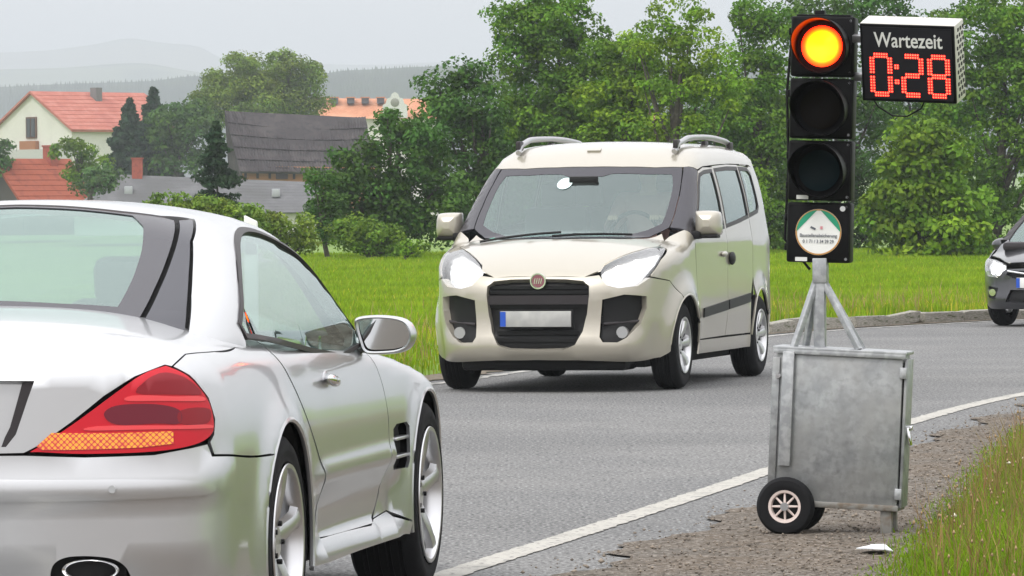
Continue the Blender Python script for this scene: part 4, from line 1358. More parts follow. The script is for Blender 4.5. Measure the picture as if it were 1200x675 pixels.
def build_signal():
    base = gp(975, 627)
    root = thing('portable_traffic_light', 'portable traffic light showing red, with countdown display, on a galvanised cabinet trolley', 'traffic light', base, R(-13))
    galv = mat('galvanised_steel', (.24, .25, .255), .42, .55, noise=[(14, 4, (.35, .36, .365), .38, .66), (34, 3, (.195, .20, .205), .46, .74), (5, 4, (.31, .31, .30), .4, .8)], bump=(30, 3, .08, .002))
    gpost = mat('galvanised_tube', (.30, .31, .32), .45, .5, noise=[(30, 2, (.42, .43, .44), .45, .65)])
    dirt = mat('galvanised_dirty', (.22, .215, .20), .6, .3, noise=[(20, 3, (.15, .12, .09), .5, .65)])
    W, H, Dp, z0 = .512, .625, .18, .108
    c = bmobj('cabinet', box(bmesh.new(), (0, Dp / 2, z0 + H / 2), (W, Dp, H), None, .006), galv, root, True)
    c.rotation_euler = (0, R(3.0), 0)
    lid = boxobj('lid', (.0, Dp / 2, z0 + H + .008), (W + .028, Dp + .03, .014), gpost, c, .003)
    boxobj('lid_lip', (.0, -.012, z0 + H - .004), (W + .024, .006, .02), gpost, c, .002)
    boxobj('channel', (-.205, -.012, z0 + H - .235), (.048, .022, .46), gpost, c, .004)
    boxobj('corner_strip', (-.255, -.006, z0 + H / 2 + .02), (.030, .008, H - .10), galv, c, .002)
    boxobj('base_rim', (0, Dp / 2, z0 + .012), (W + .012, Dp + .012, .024), dirt, c, .004)
    cylobj('bolt', (-.244, -.02, z0 + H - .105), (-.244, .0, z0 + H - .105), .010, M['chrome'], c, n=10)
    # door on the right side
    door = boxobj('cabinet_door', (W / 2 + .012, Dp / 2, z0 + H / 2 + .0), (.012, Dp - .02, H - .03), galv, c, .003)
    boxobj('door_gap', (W / 2 + .002, Dp / 2 - .01, z0 + H / 2), (.010, Dp - .05, H - .06), M['blackmatt'], c)
    for z in (z0 + H - .07, z0 + .07):
        boxobj('hinge', (W / 2 + .004, -.004, z), (.028, .014, .045), gpost, c, .003)
    la = boxobj('latch', (W / 2 + .028, .06, z0 + .30), (.016, .03, .075), M['chrome'], c, .006, Matrix.Rotation(R(-12), 3, 'Y'))
    cylobj('latch_pin', (W / 2 + .01, .06, z0 + .335), (W / 2 + .04, .06, z0 + .335), .010, M['chrome'], c, n=10)
    # wheels
    for y in (-.055, Dp + .03):
        e = lathe('wheel', [(.062, -.024), (.085, -.032), (.105, -.028), (.116, -.014), (.118, 0), (.116, .014), (.105, .028), (.085, .032), (.062, .024)], M['rubber'], root, 40, 'Y', (0, 0, 0), closed=True)
        e.location = (-.178, y, .118)
        rimm = bpy.data.materials.get('pale_wheel_rim') or mat('pale_wheel_rim', (.62, .52, .48), .45)
        lathe('rim', [(.062, -.022), (.066, -.028), (.056, -.026), (.052, -.012), (.052, .012), (.066, .028)], rimm, e, 32, 'Y')
        for k in range(8):
            a = 2 * PI * k / 8
            cylobj('spoke', (.012 * math.cos(a), -.02, .012 * math.sin(a)), (.054 * math.cos(a), -.016, .054 * math.sin(a)), .0055, rimm, e, .004, 8)
        cylobj('hub', (0, -.034, 0), (0, .03, 0), .017, M['steel'], e, .015, 16)
        lathe('wheel_disc', [(0, -.006), (.056, -.006)], M['blackmatt'], e, 24, 'Y')
    cylobj('axle', (-.178, -.05, .118), (-.178, Dp + .03, .118), .011, M['steel'], root)
    boxobj('axle_bracket', (-.13, .02, .13), (.06, .05, .08), dirt, root, .003)
    for y in (.03, Dp - .03):
        boxobj('foot', (.217, y, .055), (.046, .040, .112), dirt, root, .004)
    # mast and braces
    mx_ = -.062
    boxobj('mast', (mx_, .12, .91), (.046, .046, .40), gpost, root, .004)
    boxobj('mast_collar', (mx_ + .004, .12, 1.06), (.058, .058, .10), gpost, root, .004)
    for (bx, by) in ((-.185, .01), (-.165, .19), (.085, .01), (.07, .19)):
        p0, p1 = Vector((mx_ + (.01 if bx > 0 else -.01), .12, 1.03)), Vector((bx + .03, by, .742))
        d = p1 - p0
        boxobj('brace', (p0 + p1) / 2, (.024, .024, d.length), gpost, root, .003, d.to_track_quat('Z', 'Y').to_matrix())
    # signal head: four stacked chambers
    hk = mat('signal_black', (.005, .005, .0055), .5, spec=.10, bump=(80, 2, .05, .001))
    head = bpy.data.objects.new('signal_head', None)
    head.location = (mx_ - .005, .12, 1.082)
    head.rotation_euler = (0, R(1.7), R(3))
    link(head, root)
    cw, ch = .258, .250
    redon = mat('red_lens_lit', (1, .3, .02), .3, emis=(1, .1, .0), estr=8.)
    nt = redon.node_tree
    tc = nt.nodes.new('ShaderNodeTexCoord')
    gr = nt.nodes.new('ShaderNodeTexGradient')
    gr.gradient_type = 'SPHERICAL'
    mp = nt.nodes.new('ShaderNodeMapping')
    mp.inputs['Scale'].default_value = (10., 10., 10.)
    nt.links.new(tc.outputs['Object'], mp.inputs[0])
    nt.links.new(mp.outputs[0], gr.inputs[0])
    cr = nt.nodes.new('ShaderNodeValToRGB')
    cr.color_ramp.elements[0].position = .17
    cr.color_ramp.elements[0].color = (.55, .0010, .0010, 1)
    cr.color_ramp.elements[1].position = .42
    cr.color_ramp.elements[1].color = (1, .115, .0, 1)
    e2 = cr.color_ramp.elements.new(.27)
    e2.color = (1, .018, .0005, 1)
    nt.links.new(gr.outputs[1], cr.inputs[0])
    nt.links.new(cr.outputs[0], nt.nodes['Principled BSDF'].inputs['Emission Color'])
    amber = mat('amber_lens_off', (.006, .004, .002), .4, 0, 0, spec=.08)
    green = mat('green_lens_off', (.002, .012, .015), .4, 0, 0, spec=.1)
    for k in range(4):
        zc = ch * (3 - k) + ch / 2 + .006
        ob = bmobj('chamber', box(bmesh.new(), (0, .05, zc), (cw, .13, ch - .008), None, .010), hk, head, True)
        for (sx_, sz) in ((.112, .105), (.112, -.105), (-.112, .105), (-.112, -.105)):
            cylobj('screw', (sx_, -.018, zc + sz), (sx_, -.011, zc + sz), .006, M['steel'] if sx_ > 0 else hk, ob, n=8)
        for sz in (.06, -.06):
            boxobj('latch', (-cw / 2 - .006, .04, zc + sz), (.016, .03, .03), hk, ob, .004)
        boxobj('door_frame', (0, -.014, zc), (cw - .012, .008, ch - .022), hk, ob, .003)
        if k < 3:
            # lens and round visor
            pf = [(r_ * .001, .018 - .022 * (1 - (r_ / 83.) ** 2)) for r_ in (0, 25, 50, 68, 78, 83)]
            ln = lathe('lens', [(a, -b) for a, b in pf], (redon, amber, green)[k], ob, 40, 'Y')
            ln.location = (0, -.022, zc)
            lathe('lens_bezel', [(.083, -.0195), (.106, -.0215)], hk, ob, 40, 'Y').location = (0, 0, zc)
            V, F = [], []
            n = 44
            for j in range(n):
                a = 2 * PI * j / n
                t = .5 + .5 * math.sin(a)          # 1 at the top, 0 below
                L = .055 + .15 * sstep(t, .12, .75)
                for (rr, yy) in ((.104, 0), (.106 + .002 * t, -L), (.110 + .002 * t, -L), (.110, 0)):
                    V.append((rr * math.cos(a), -.018 + yy, zc + rr * math.sin(a)))
            for j in range(n):
                q = (j + 1) % n
                for i in range(3): F.append((j * 4 + i, j * 4 + i + 1, q * 4 + i + 1, q * 4 + i))
            meshobj('visor', V, F, hk, ob, True, 50)
        else:
            # round firm sticker: white with two green fields and a cone of small print
            st = cylobj('round_sticker', (0, -.0205, zc + .002), (0, -.0185, zc + .002), .093, mat('sticker_white', (.72, .72, .70), .4), ob, n=48)
            gm = mat('sticker_green', (.01, .26, .14), .4)
            for sg in (1, -1):
                arc_ = [(sg * .089 * math.sin(a), .089 * math.cos(a)) for a in np.linspace(.06, 1.55, 14)]
                pl = [(x, -.0225, zc + .002 + z) for x, z in arc_] + [(sg * .012, -.0225, zc + .085)]
                meshobj('sticker_field', pl, [tuple(range(len(pl)))[::-sg]], gm, st)
            rm = mat('sticker_rim', (.45, .22, .05), .4)
            lathe('sticker_rim', [(.087, -.0222), (.0925, -.0222)], rm, st, 48, 'Y').location = (0, 0, zc + .002)
            grey = mat('sticker_print', (.10, .11, .13), .5)
            text('sticker_text', 'Baustellenabsicherung', .0195, grey, st, (0, -.0235, zc - .012), .150)
            text('sticker_text', '0 1 71 / 3 34 29 29', .020, grey, st, (0, -.0235, zc - .036), .125)
            bm = bmesh.new()
            box(bm, (-.022, -.0228, zc + .018), (.022, .001, .008), Matrix.Rotation(R(25), 3, 'Y'))
            bmobj('sticker_logo', bm, grey, st)
            box_ = boxobj('sticker_logo', (.012, -.0228, zc + .020), (.010, .001, .012), mat('logo_pink', (.6, .25, .28), .5), st)
            lathe('badge', [(0, -.022), (.011, -.022), (.011, -.018)], mat('badge_white', (.6, .6, .6), .5), ob, 20, 'Y').location = (.096, 0, zc + .098)
        if k in (2, 3):
            boxobj('type_label', (-.068, -.0195, zc - .108), (.048, .003, .016), mat('label_white', (.6, .6, .58), .5), ob)
    boxobj('top_bracket', (-.02, .05, 4 * ch + .014), (.04, .05, .028), hk, head, .004)
    boxobj('top_cap', (0, .05, 4 * ch + .004), (cw - .04, .10, .012), hk, head, .003)
    tube('lamp_cable', [(-cw / 2 - .004, .06, .95), (-cw / 2 - .02, .06, .7), (-cw / 2 - .008, .06, .4), (-cw / 2 - .016, .06, .1), (-.04, .06, -.02)], .006, M['black'], head, 6)
    # countdown display
    dw, dh, dd = .395, .322, .12
    sheet = mat('display_sheet_steel', (.55, .53, .49), .5, .2)
    disp = boxobj('countdown_display', (0, dd / 2, 0), (dw, dd, dh), sheet, root, .004)
    disp.location = (.318, .045, 1.888)
    disp.rotation_mode = 'XYZ'
    disp.rotation_euler = (Matrix.Rotation(R(-8), 4, 'Z') @ Matrix.Rotation(R(3.0), 4, 'Y') @ Matrix.Rotation(R(16), 4, 'X')).to_euler()
    boxobj('display_frame', (0, -.004, 0), (dw - .004, .012, dh - .004), hk, disp, .003)
    boxobj('display_face', (0, -.0105, 0), (dw - .026, .004, dh - .026), mat('display_face', (.012, .012, .015), .4, spec=.15), disp)
    boxobj('display_bracket', (-dw / 2 - .02, .06, .08), (.06, .03, .03), M['steel'], disp, .003)
    boxobj('display_bracket', (-dw / 2 - .02, .06, -.08), (.06, .03, .03), M['steel'], disp, .003)
    slotm = mat('slot_dark', (.03, .03, .03), .8)
    for r_ in range(12):
        for q in range(3):
            boxobj('vent_slot', (dw / 2 + .0005, .025 + q * .034 + (r_ % 2) * .014, -.135 + r_ * .0245), (.004, .014, .014), slotm, disp)
    white = mat('display_lettering', (.62, .62, .60), .5)
    text('display_text', 'Wartezeit', .086, white, disp, (.005, -.0135, .094), .285)
    led = mat('led_red', (.9, .02, .01), .4, emis=(1, .012, .016), estr=1.6)
    ledh = mat('led_hot', (.9, .2, .1), .4, emis=(1, .16, .08), estr=2.6)
    segs = {'0': 'abcdef', '2': 'abged', '8': 'abcdefg'}
    def dots(name, pts):
        V, F, mi = [], [], []
        for x, z in pts:
            for rr, y, m_ in ((.0052, -.0132, 0), (.0027, -.0138, 1)):
                k = len(V)
                V += [(x + rr * math.cos(a), y, z + rr * math.sin(a)) for a in np.linspace(0, 2 * PI, 9)[:-1]]
                F.append(tuple(range(k, k + 8)))
                mi.append(m_)
        o = meshobj(name, V, F, [led, ledh], disp)
        o.data.polygons.foreach_set('material_index', mi)
        meta(o, kind='stuff')
        return o
    dwid, dhei = .074, .160
    for ch_, cx in (('0', -.112), ('2', .018), ('8', .128)):
        pts = []
        h2, w2 = dhei / 2, dwid / 2
        S = {'a': ((-w2 + .012, h2), (w2 - .012, h2)), 'b': ((w2, h2 - .012), (w2, .010)), 'c': ((w2, -.010), (w2, -h2 + .012)), 'd': ((-w2 + .012, -h2), (w2 - .012, -h2)),
             'e': ((-w2, -.010), (-w2, -h2 + .012)), 'f': ((-w2, h2 - .012), (-w2, .010)), 'g': ((-w2 + .012, 0), (w2 - .012, 0))}
        for s in segs[ch_]:
            (x0, z0_), (x1, z1) = S[s]
            n = 6
            hor = abs(z0_ - z1) < 1e-6
            for i in range(n):
                t = i / (n - 1)
                for o_ in (-.0055, .0055):
                    x, z = x0 + (x1 - x0) * t, z0_ + (z1 - z0_) * t
                    pts.append((cx + x + (0 if hor else o_), -.048 + z + (o_ if hor else 0)))
        dots('digit', pts)
    dots('colon', [(-.047 + a, -.048 + b) for a in (-.005, .005) for b in (.040, .030, -.022, -.032)])
    tube('display_cable', [(-.18, .06, -.16), (-.15, .05, -.20), (-.09, .05, -.235), (-.03, .05, -.235), (.03, .05, -.20), (.05, .05, -.16)], .0035, M['black'], disp, 6)
    return root


def text(name, s, size, m, parent, loc, width=None):
    cu = bpy.data.curves.new(name, 'FONT')
    cu.body = s
    cu.size = size
    cu.align_x = 'CENTER'
    cu.align_y = 'CENTER'
    cu.extrude = .0003
    cu.offset = size * .012
    o = bpy.data.objects.new(name, cu)
    COL.objects.link(o)
    dg = bpy.context.evaluated_depsgraph_get()
    me = bpy.data.meshes.new_from_object(o.evaluated_get(dg))
    bpy.data.objects.remove(o)
    if width:
        xs = [v.co.x for v in me.vertices]
        k = width / (max(xs) - min(xs))
        me.transform(Matrix.Diagonal((k, 1, 1, 1)))
    me.transform(Matrix.Rotation(PI / 2, 4, 'X'))
    me.materials.clear()
    me.materials.append(m)
    o = bpy.data.objects.new(name, me)
    o.location = loc
    link(o, parent)
    return o
# ------------------------------------------------------------------ ground, road, verges
NEAR = np.array([(-13, -42), (-6.6, -12), (-2.1, 10), (-.245, 18.44), (.353, 21.17), (1.277, 25.54), (2.366, 30.87), (3.55, 35.53), (5.9, 42.5), (9.8, 50.5), (15.5, 57.5), (24, 64), (45, 76)], float)
FAR = np.array([(-20, -42), (-12, -12), (-7.3, 10), (-4.3, 25), (-2.6, 32), (-.56, 39.65), (.9, 46), (2.75, 53.0), (5.31, 57.9), (9, 62.8), (15, 68.5), (24, 75), (45, 90)], float)
NEARC = curve(NEAR, 12)
FARC = curve(FAR, 12)


def sdist(P, line):
    """signed distance to a polyline, positive on its right (travelling along it)"""
    best = np.full(len(P), 1e9)
    sg = np.ones(len(P))
    for a, b in zip(line[:-1], line[1:]):
        ab = b - a
        t = np.clip(((P - a) @ ab) / (ab @ ab), 0, 1)
        d = P - (a + t[:, None] * ab)
        dd = np.linalg.norm(d, axis=1)
        m = dd < best
        best[m] = dd[m]
        sg[m] = np.sign(ab[1] * d[m, 0] - ab[0] * d[m, 1])
    return best * np.where(sg == 0, 1, sg)


def edge_w(D):      # width of asphalt and gravel between the line and the right-hand verge; broadened out of view to keep green out of the car's reflections
    return itp(np.asarray(D, float), [(-30, 34), (4, 30), (13, 12), (16.8, 2.0), (18, 1.62), (22.5, 1.27), (29, .86), (36, .7), (60, .7)])


def wob(x, y, s=1., k=0):
    return np.sin(x * 1.7 * s + y * 2.3 * s + k) * .5 + np.sin(x * 4.1 * s - y * 3.2 * s + 1.3 * k) * .3 + np.sin(x * 9.3 * s + y * 7.7 * s + k * 2) * .2


def gz(X, Y):
    X, Y = np.asarray(X, float), np.asarray(Y, float)
    P = np.stack([X.ravel(), Y.ravel()], 1)
    near = Y.ravel() < 160
    z = np.zeros(len(P))
    d = np.full(len(P), -5.)
    e = np.full(len(P), 5.)
    d[near] = sdist(P[near], NEARC)
    e[near] = -sdist(P[near], FARC)
    w = edge_w(P[:, 1])
    z = -.012 + .0 * z
    z = z + .16 * sstep(d, w - .05, w + .9) + .06 * sstep(d, w + .9, w + 6) + .02 * wob(P[:, 0], P[:, 1]) * sstep(d, w, w + .5)
    z = z + (.085 + .03 * wob(P[:, 0] * .2, P[:, 1] * .2)) * sstep(e, .30, .42) * near
    D = P[:, 1]
    far = .10 * sstep(D, 80, 120) - 1.2 * sstep(D, 128, 170) + 1.6 * sstep(D, 200, 420)
    z = z + far + 9 * sstep(D, 700, 1400) + 14 * sstep(D, 1400, 3600)
    return z.reshape(X.shape)


def grass_mat(name, c1, c2, c3, tint=True, trans=.35, scale=.35):
    m = bpy.data.materials.new(name)
    m.use_nodes = True
    nt = m.node_tree
    b = nt.nodes['Principled BSDF']
    b.inputs['Roughness'].default_value = .6
    b.inputs['Specular IOR Level'].default_value = .12
    tc = nt.nodes.new('ShaderNodeTexCoord')
    n = nt.nodes.new('ShaderNodeTexNoise')
    n.inputs['Scale'].default_value = scale
    n.inputs['Detail'].default_value = 5
    nt.links.new(tc.outputs['Object'], n.inputs['Vector'])
    cr = nt.nodes.new('ShaderNodeValToRGB')
    cr.color_ramp.elements[0].position = .35
    cr.color_ramp.elements[0].color = (*c1, 1)
    cr.color_ramp.elements[1].position = .68
    cr.color_ramp.elements[1].color = (*c3, 1)
    e = cr.color_ramp.elements.new(.5)
    e.color = (*c2, 1)
    nt.links.new(n.outputs[0], cr.inputs[0])
    out = cr.outputs[0]
    if tint:
        at_ = nt.nodes.new('ShaderNodeAttribute')
        at_.attribute_name = 'tint'
        mu = nt.nodes.new('ShaderNodeMix')
        mu.data_type = 'RGBA'
        mu.blend_type = 'MULTIPLY'
        mu.inputs[0].default_value = 1
        nt.links.new(out, mu.inputs[6])
        nt.links.new(at_.outputs[0], mu.inputs[7])
        out = mu.outputs[2]
    nt.links.new(out, b.inputs['Base Color'])
    if trans:
        tr = nt.nodes.new('ShaderNodeBsdfTranslucent')
        nt.links.new(out, tr.inputs[0])
        ms = nt.nodes.new('ShaderNodeMixShader')
        ms.inputs[0].default_value = trans
        nt.links.new(b.outputs[0], ms.inputs[1])
        nt.links.new(tr.outputs[0], ms.inputs[2])
        nt.links.new(ms.outputs[0], nt.nodes['Material Output'].inputs[0])
    return m


def strip(name, L, Rr, z, m, parent=None):
    V, F = [], []
    n = len(L)
    for a, b in zip(L, Rr): V += [(a[0], a[1], z), (b[0], b[1], z)]
    for i in range(n - 1): F.append((2 * i, 2 * i + 1, 2 * i + 3, 2 * i + 2))
    o = meshobj(name, V, F, m, parent)
    return meta(o, kind='structure')


def offset(line, d):
    t = np.gradient(line, axis=0)
    t /= np.linalg.norm(t, axis=1, keepdims=True)
    return line + np.stack([t[:, 1], -t[:, 0]], 1) * (d if np.isscalar(d) else np.asarray(d)[:, None])


def blades(name, P, Z, h, w, lean, col, m, par=None, kind='stuff'):
    n = len(P)
    a = rng.uniform(0, 2 * PI, n)
    la = rng.uniform(0, 2 * PI, n)
    ll = lean * rng.uniform(.2, 1, n) * h
    dx, dy = np.cos(a) * w / 2, np.sin(a) * w / 2
    V = np.zeros((n, 5, 3))
    V[:, 0] = np.stack([P[:, 0] - dx, P[:, 1] - dy, Z - .02], 1)
    V[:, 1] = np.stack([P[:, 0] + dx, P[:, 1] + dy, Z - .02], 1)
    mx_, my = P[:, 0] + np.cos(la) * ll * .35, P[:, 1] + np.sin(la) * ll * .35
    V[:, 2] = np.stack([mx_ + dx * .8, my + dy * .8, Z + h * .6], 1)
    V[:, 3] = np.stack([mx_ - dx * .8, my - dy * .8, Z + h * .6], 1)
    V[:, 4] = np.stack([P[:, 0] + np.cos(la) * ll, P[:, 1] + np.sin(la) * ll, Z + h], 1)
    base = np.arange(n)[:, None] * 5
    F = np.concatenate([base + np.array([0, 1, 2]), base + np.array([0, 2, 3]), base + np.array([3, 2, 4])])
    cols = np.repeat(col, 5, axis=0)
    o = fastmesh(name, V.reshape(-1, 3), F, m, par, cols)
    return meta(o, kind=kind)


def build_ground():
    xs = np.concatenate([-np.geomspace(4000, 14, 46), np.linspace(-13.5, 18, 250), np.geomspace(18.6, 4000, 46)])
    ys = np.concatenate([np.linspace(-40, 8, 20), np.linspace(8.3, 75, 260), np.linspace(76, 180, 60), np.geomspace(184, 9200, 60)])
    gx, gy = np.meshgrid(xs, ys)
    z = gz(gx, gy)
    nx, ny = len(xs), len(ys)
    V = np.stack([gx.ravel(), gy.ravel(), z.ravel()], 1)
    i = np.arange((ny - 1) * nx).reshape(ny - 1, nx)[:, :-1].ravel()
    F = np.stack([i, i + 1, i + nx + 1, i + nx], 1)
    gm = grass_mat('meadow_soil', (.09, .16, .012), (.13, .22, .016), (.16, .25, .024), False, 0, .5)
    meta(fastmesh('ground', V, F, gm, smooth=True), kind='structure')
    # asphalt: carriageway and the strip beyond the line
    am = mat('asphalt', (.135, .135, .135), .9, spec=.2, noise=[(.5, 4, (.172, .170, .166), .40, .60), (.22, 3, (.108, .108, .108), .50, .66), (3, 4, (.120, .120, .120), .52, .75), (60, 2, (.33, .33, .325), .50, .66), (42, 2, (.045, .045, .045), .51, .68)], bump=(90, 3, .7, .006))
    right = offset(NEARC, np.array([min(.75, .75) + .0 for _ in NEARC]))
    strip('road', offset(FARC, .0), offset(NEARC, 1.0), .0, am)
    # worn edge lines
    pm = mat('road_paint', (.40, .385, .35), .9, spec=.2, noise=[(4, 3, (.33, .32, .29), .5, .7), (38, 5, (.17, .165, .16), .57, .66), (9, 4, (.20, .20, .19), .62, .68)], bump=(200, 2, .4, .003))
    k = len(NEARC)
    wj = .012 * np.sin(np.arange(len(curve(NEAR, 60))) * 1.9)
    nf = curve(NEAR, 60)
    wl = .064 + .004 * rng.standard_normal(len(nf)) + wj * .3
    wr = .064 + .004 * rng.standard_normal(len(nf)) - wj * .3
    strip('edge_line', offset(nf, -wl), offset(nf, wr), .004, pm)
    ff = curve(FAR, 60)
    wl2 = .05 + .012 * rng.standard_normal(len(ff))
    pm2 = mat('worn_road_paint', (.40, .39, .36), .8, noise=[(9, 5, (.14, .14, .135), .48, .56)])
    strip('edge_line', offset(ff, .22 - wl2), offset(ff, .22 + wl2), .004, pm2)
    # gravel and dirt between the asphalt and the right verge
    vm = mat('gravel_dirt', (.150, .122, .095), .95, spec=.1, noise=[(1.3, 4, (.145, .130, .112), .42, .66), (6, 4, (.105, .090, .075), .5, .7), (55, 3, (.32, .285, .25), .52, .66), (40, 3, (.05, .042, .036), .53, .68)], bump=(130, 4, .9, .012))
    gl = curve(NEAR, 60)
    inner = .42 + .13 * wob(gl[:, 0], gl[:, 1], 1.2) + .010 * rng.standard_normal(len(gl))
    outer = edge_w(gl[:, 1]) + .35
    inner = np.minimum(inner, outer - .12)
    strip('gravel_shoulder', offset(gl, inner), offset(gl, outer), .008, vm)
    # dirt along the far edge
    fo = -.10 + .05 * rng.standard_normal(len(ff))
    strip('dirt_strip', offset(ff, fo - .30), offset(ff, fo + .14), .008, mat('verge_dirt', (.12, .095, .065), .95, noise=[(40, 3, (.20, .17, .13), .5, .7)]))
    # loose stones
    n = 12000
    t = rng.uniform(14, 37, n)
    idx = np.searchsorted(gl[:, 1], t)
    P = gl[idx] + 0
    tt = np.gradient(gl, axis=0)
    tt /= np.linalg.norm(tt, axis=1, keepdims=True)
    dd = rng.beta(1.6, 1.2, n) * 1.5 + .25
    P = P + np.stack([tt[idx, 1], -tt[idx, 0]], 1) * dd[:, None] + rng.normal(0, .05, (n, 2))
    r_ = rng.gamma(1.6, .0017, n) + .0022
    r_ = np.minimum(r_, .014)
    octa = np.array([(1, 0, 0), (0, 1, 0), (-1, 0, 0), (0, -1, 0), (0, 0, .7), (0, 0, -.5)], float)
    of = np.array([(0, 1, 4), (1, 2, 4), (2, 3, 4), (3, 0, 4), (1, 0, 5), (2, 1, 5), (3, 2, 5), (0, 3, 5)])
    V = octa[None] * r_[:, None, None] * rng.uniform(.6, 1.3, (n, 6, 1))
    V[:, :, :2] += P[:, None, :]
    V[:, :, 2] += .010 + r_[:, None] * .3
    F = (np.arange(n)[:, None, None] * 6 + of[None]).reshape(-1, 3)
    cols = np.repeat(rng.uniform(.5, 1.5, (n, 1)) * np.array([[1, .93, .84]]), 6, axis=0)
    sm = mat('stones', (.18, .16, .14), .9)
    nt = sm.node_tree
    a_ = nt.nodes.new('ShaderNodeAttribute')
    a_.attribute_name = 'tint'
    mu = nt.nodes.new('ShaderNodeMix')
    mu.data_type = 'RGBA'
    mu.blend_type = 'MULTIPLY'
    mu.inputs[0].default_value = 1
    mu.inputs[6].default_value = (.18, .16, .14, 1)
    nt.links.new(a_.outputs[0], mu.inputs[7])
    nt.links.new(mu.outputs[2], nt.nodes['Principled BSDF'].inputs['Base Color'])
    meta(fastmesh('gravel', V.reshape(-1, 3), F, sm, None, cols), kind='stuff')
    # kerb stones along the far edge
    km = mat('kerb_granite', (.25, .235, .20), .9, noise=[(12, 4, (.36, .34, .30), .45, .6), (5, 3, (.09, .10, .05), .58, .68)], bump=(30, 4, .6, .01))
    ke = bpy.data.objects.new('kerb', None)
    link(ke)
    meta(ke, kind='structure')
    seg = np.linalg.norm(np.diff(ff, axis=0), axis=1)
    s = np.concatenate([[0], np.cumsum(seg)])
    s0 = s[np.argmin(abs(ff[:, 1] - 50.0))]
    kp = offset(ff, -.16)
    meshes = []
    for j in range(5):
        bm = box(bmesh.new(), (0, 0, 0), (1, 1, 1), None, .10)
        for v in bm.verts: v.co += Vector(rng.normal(0, .022, 3))
        me = bpy.data.meshes.new('kerb_stone')
        bm.to_mesh(me)
        bm.free()
        me.materials.append(km)
        meshes.append(me)
    pos = s0
    while pos < s0 + 26:
        Ls = rng.uniform(.45, 1.05)
        c = pos + Ls / 2
        i = np.searchsorted(s, c)
        p, q = kp[i], kp[min(i + 1, len(kp) - 1)]
        o = bpy.data.objects.new('kerb_stone', meshes[int(rng.integers(5))])
        o.scale = (Ls - .02, .13 + rng.uniform(-.015, .02), .13)
        o.location = (p[0] + rng.normal(0, .015), p[1], .055 + rng.normal(0, .012))
        o.rotation_euler = (rng.normal(0, .05), rng.normal(0, .03), math.atan2(q[1] - p[1], q[0] - p[0]))
        link(o, ke)
        pos += Ls + rng.uniform(0, .10)
    # meadow grass on the far side
    bm_ = grass_mat('meadow_grass', (.155, .26, .010), (.21, .33, .012), (.27, .36, .020), True, .4, .45)
    n = 300000
    D = np.sqrt(rng.uniform(38 ** 2, 128 ** 2, n * 2))
    X = rng.uniform(-.056, .104, n * 2) * D
    P = np.stack([X, D], 1)
    e = -sdist(P, FARC)
    keep = e > .30
    P, D, e = P[keep][:n], D[keep][:n], e[keep][:n]
    keep = (rng.random(len(P)) < np.clip((58 / D) ** .8, .35, 1))
    P, D, e = P[keep], D[keep], e[keep]
    strag = sstep(6 - e, 0, 5)
    tall = np.clip(wob(P[:, 0] * .35, P[:, 1] * .35, 1, 2) + .2, 0, 1) * strag
    hgt = rng.uniform(.06, .13, len(P)) * (1 + .7 * tall)
    wdt = rng.uniform(.008, .020, len(P)) * (D / 60) ** .7
    dry = (rng.random(len(P)) < .03 + .20 * strag)
    col = np.where(dry[:, None], np.array([[1.9, 1.15, 3.0]]), np.array([[1., 1., 1.]])) * rng.uniform(.72, 1.25, (len(P), 1))
    blades('meadow_grass', P, gz(P[:, 0], P[:, 1]), hgt, wdt, .5, col, bm_)
    # dry stalks in the rough strip behind the kerb
    n = 9000
    ii = rng.integers(0, len(ff) - 1, n)
    dd = -.35 - rng.beta(1.0, 2.2, n) * 7
    tf = np.gradient(ff, axis=0)
    tf /= np.linalg.norm(tf, axis=1, keepdims=True)
    P = ff[ii] + np.stack([tf[ii, 1], -tf[ii, 0]], 1) * dd[:, None] + rng.normal(0, .08, (n, 2))
    P = P[wob(P[:, 0] * .8, P[:, 1] * .5, 1, 5) > -.15]
    n = len(P)
    blades('dry_stalks', P, gz(P[:, 0], P[:, 1]), rng.uniform(.12, .30, n), rng.uniform(.006, .012, n), .4, np.ones((n, 3)) * rng.uniform(.7, 1.3, (n, 1)),
           grass_mat('dry_stalk', (.30, .26, .09), (.34, .27, .11), (.30, .17, .09), True, .3, 1.))
    # right-hand verge: turf and tall flowering grasses
    n = 110000
    t = rng.uniform(16, 34, n)
    idx = np.searchsorted(gl[:, 1], t)
    w = edge_w(t)
    dd = w + rng.uniform(0, 1, n) ** 1.1 * 2.6 + .06 * wob(t, t, 3) - .03
    P = gl[idx] + np.stack([tt[idx, 1], -tt[idx, 0]], 1) * dd[:, None] + rng.normal(0, .03, (n, 2))
    near = dd - w
    h = rng.uniform(.04, .12, n) * (.40 + .8 * sstep(near, 0, .4))
    vg = grass_mat('verge_grass', (.13, .24, .010), (.18, .30, .012), (.23, .33, .022), True, .4, 2.)
    col = np.ones((n, 3)) * rng.uniform(.6, 1.3, (n, 1))
    blades('verge_grass', P, gz(P[:, 0], P[:, 1]), h, rng.uniform(.004, .009, n), .7, col, vg)
    n2 = 9000
    t = rng.uniform(16, 34, n2)
    idx = np.searchsorted(gl[:, 1], t)
    dd = edge_w(t) + .10 + rng.uniform(0, 1, n2) ** .9 * 1.8
    P = gl[idx] + np.stack([tt[idx, 1], -tt[idx, 0]], 1) * dd[:, None] + rng.normal(0, .05, (n2, 2))
    h = rng.uniform(.12, .31, n2)
    sm_ = grass_mat('seeding_grass', (.20, .17, .06), (.26, .19, .07), (.24, .11, .05), True, .3, 3.)
    blades('seeding_grass', P, gz(P[:, 0], P[:, 1]), h, rng.uniform(.0025, .005, n2), .5, np.ones((n2, 3)) * rng.uniform(.7, 1.35, (n2, 1)), sm_)
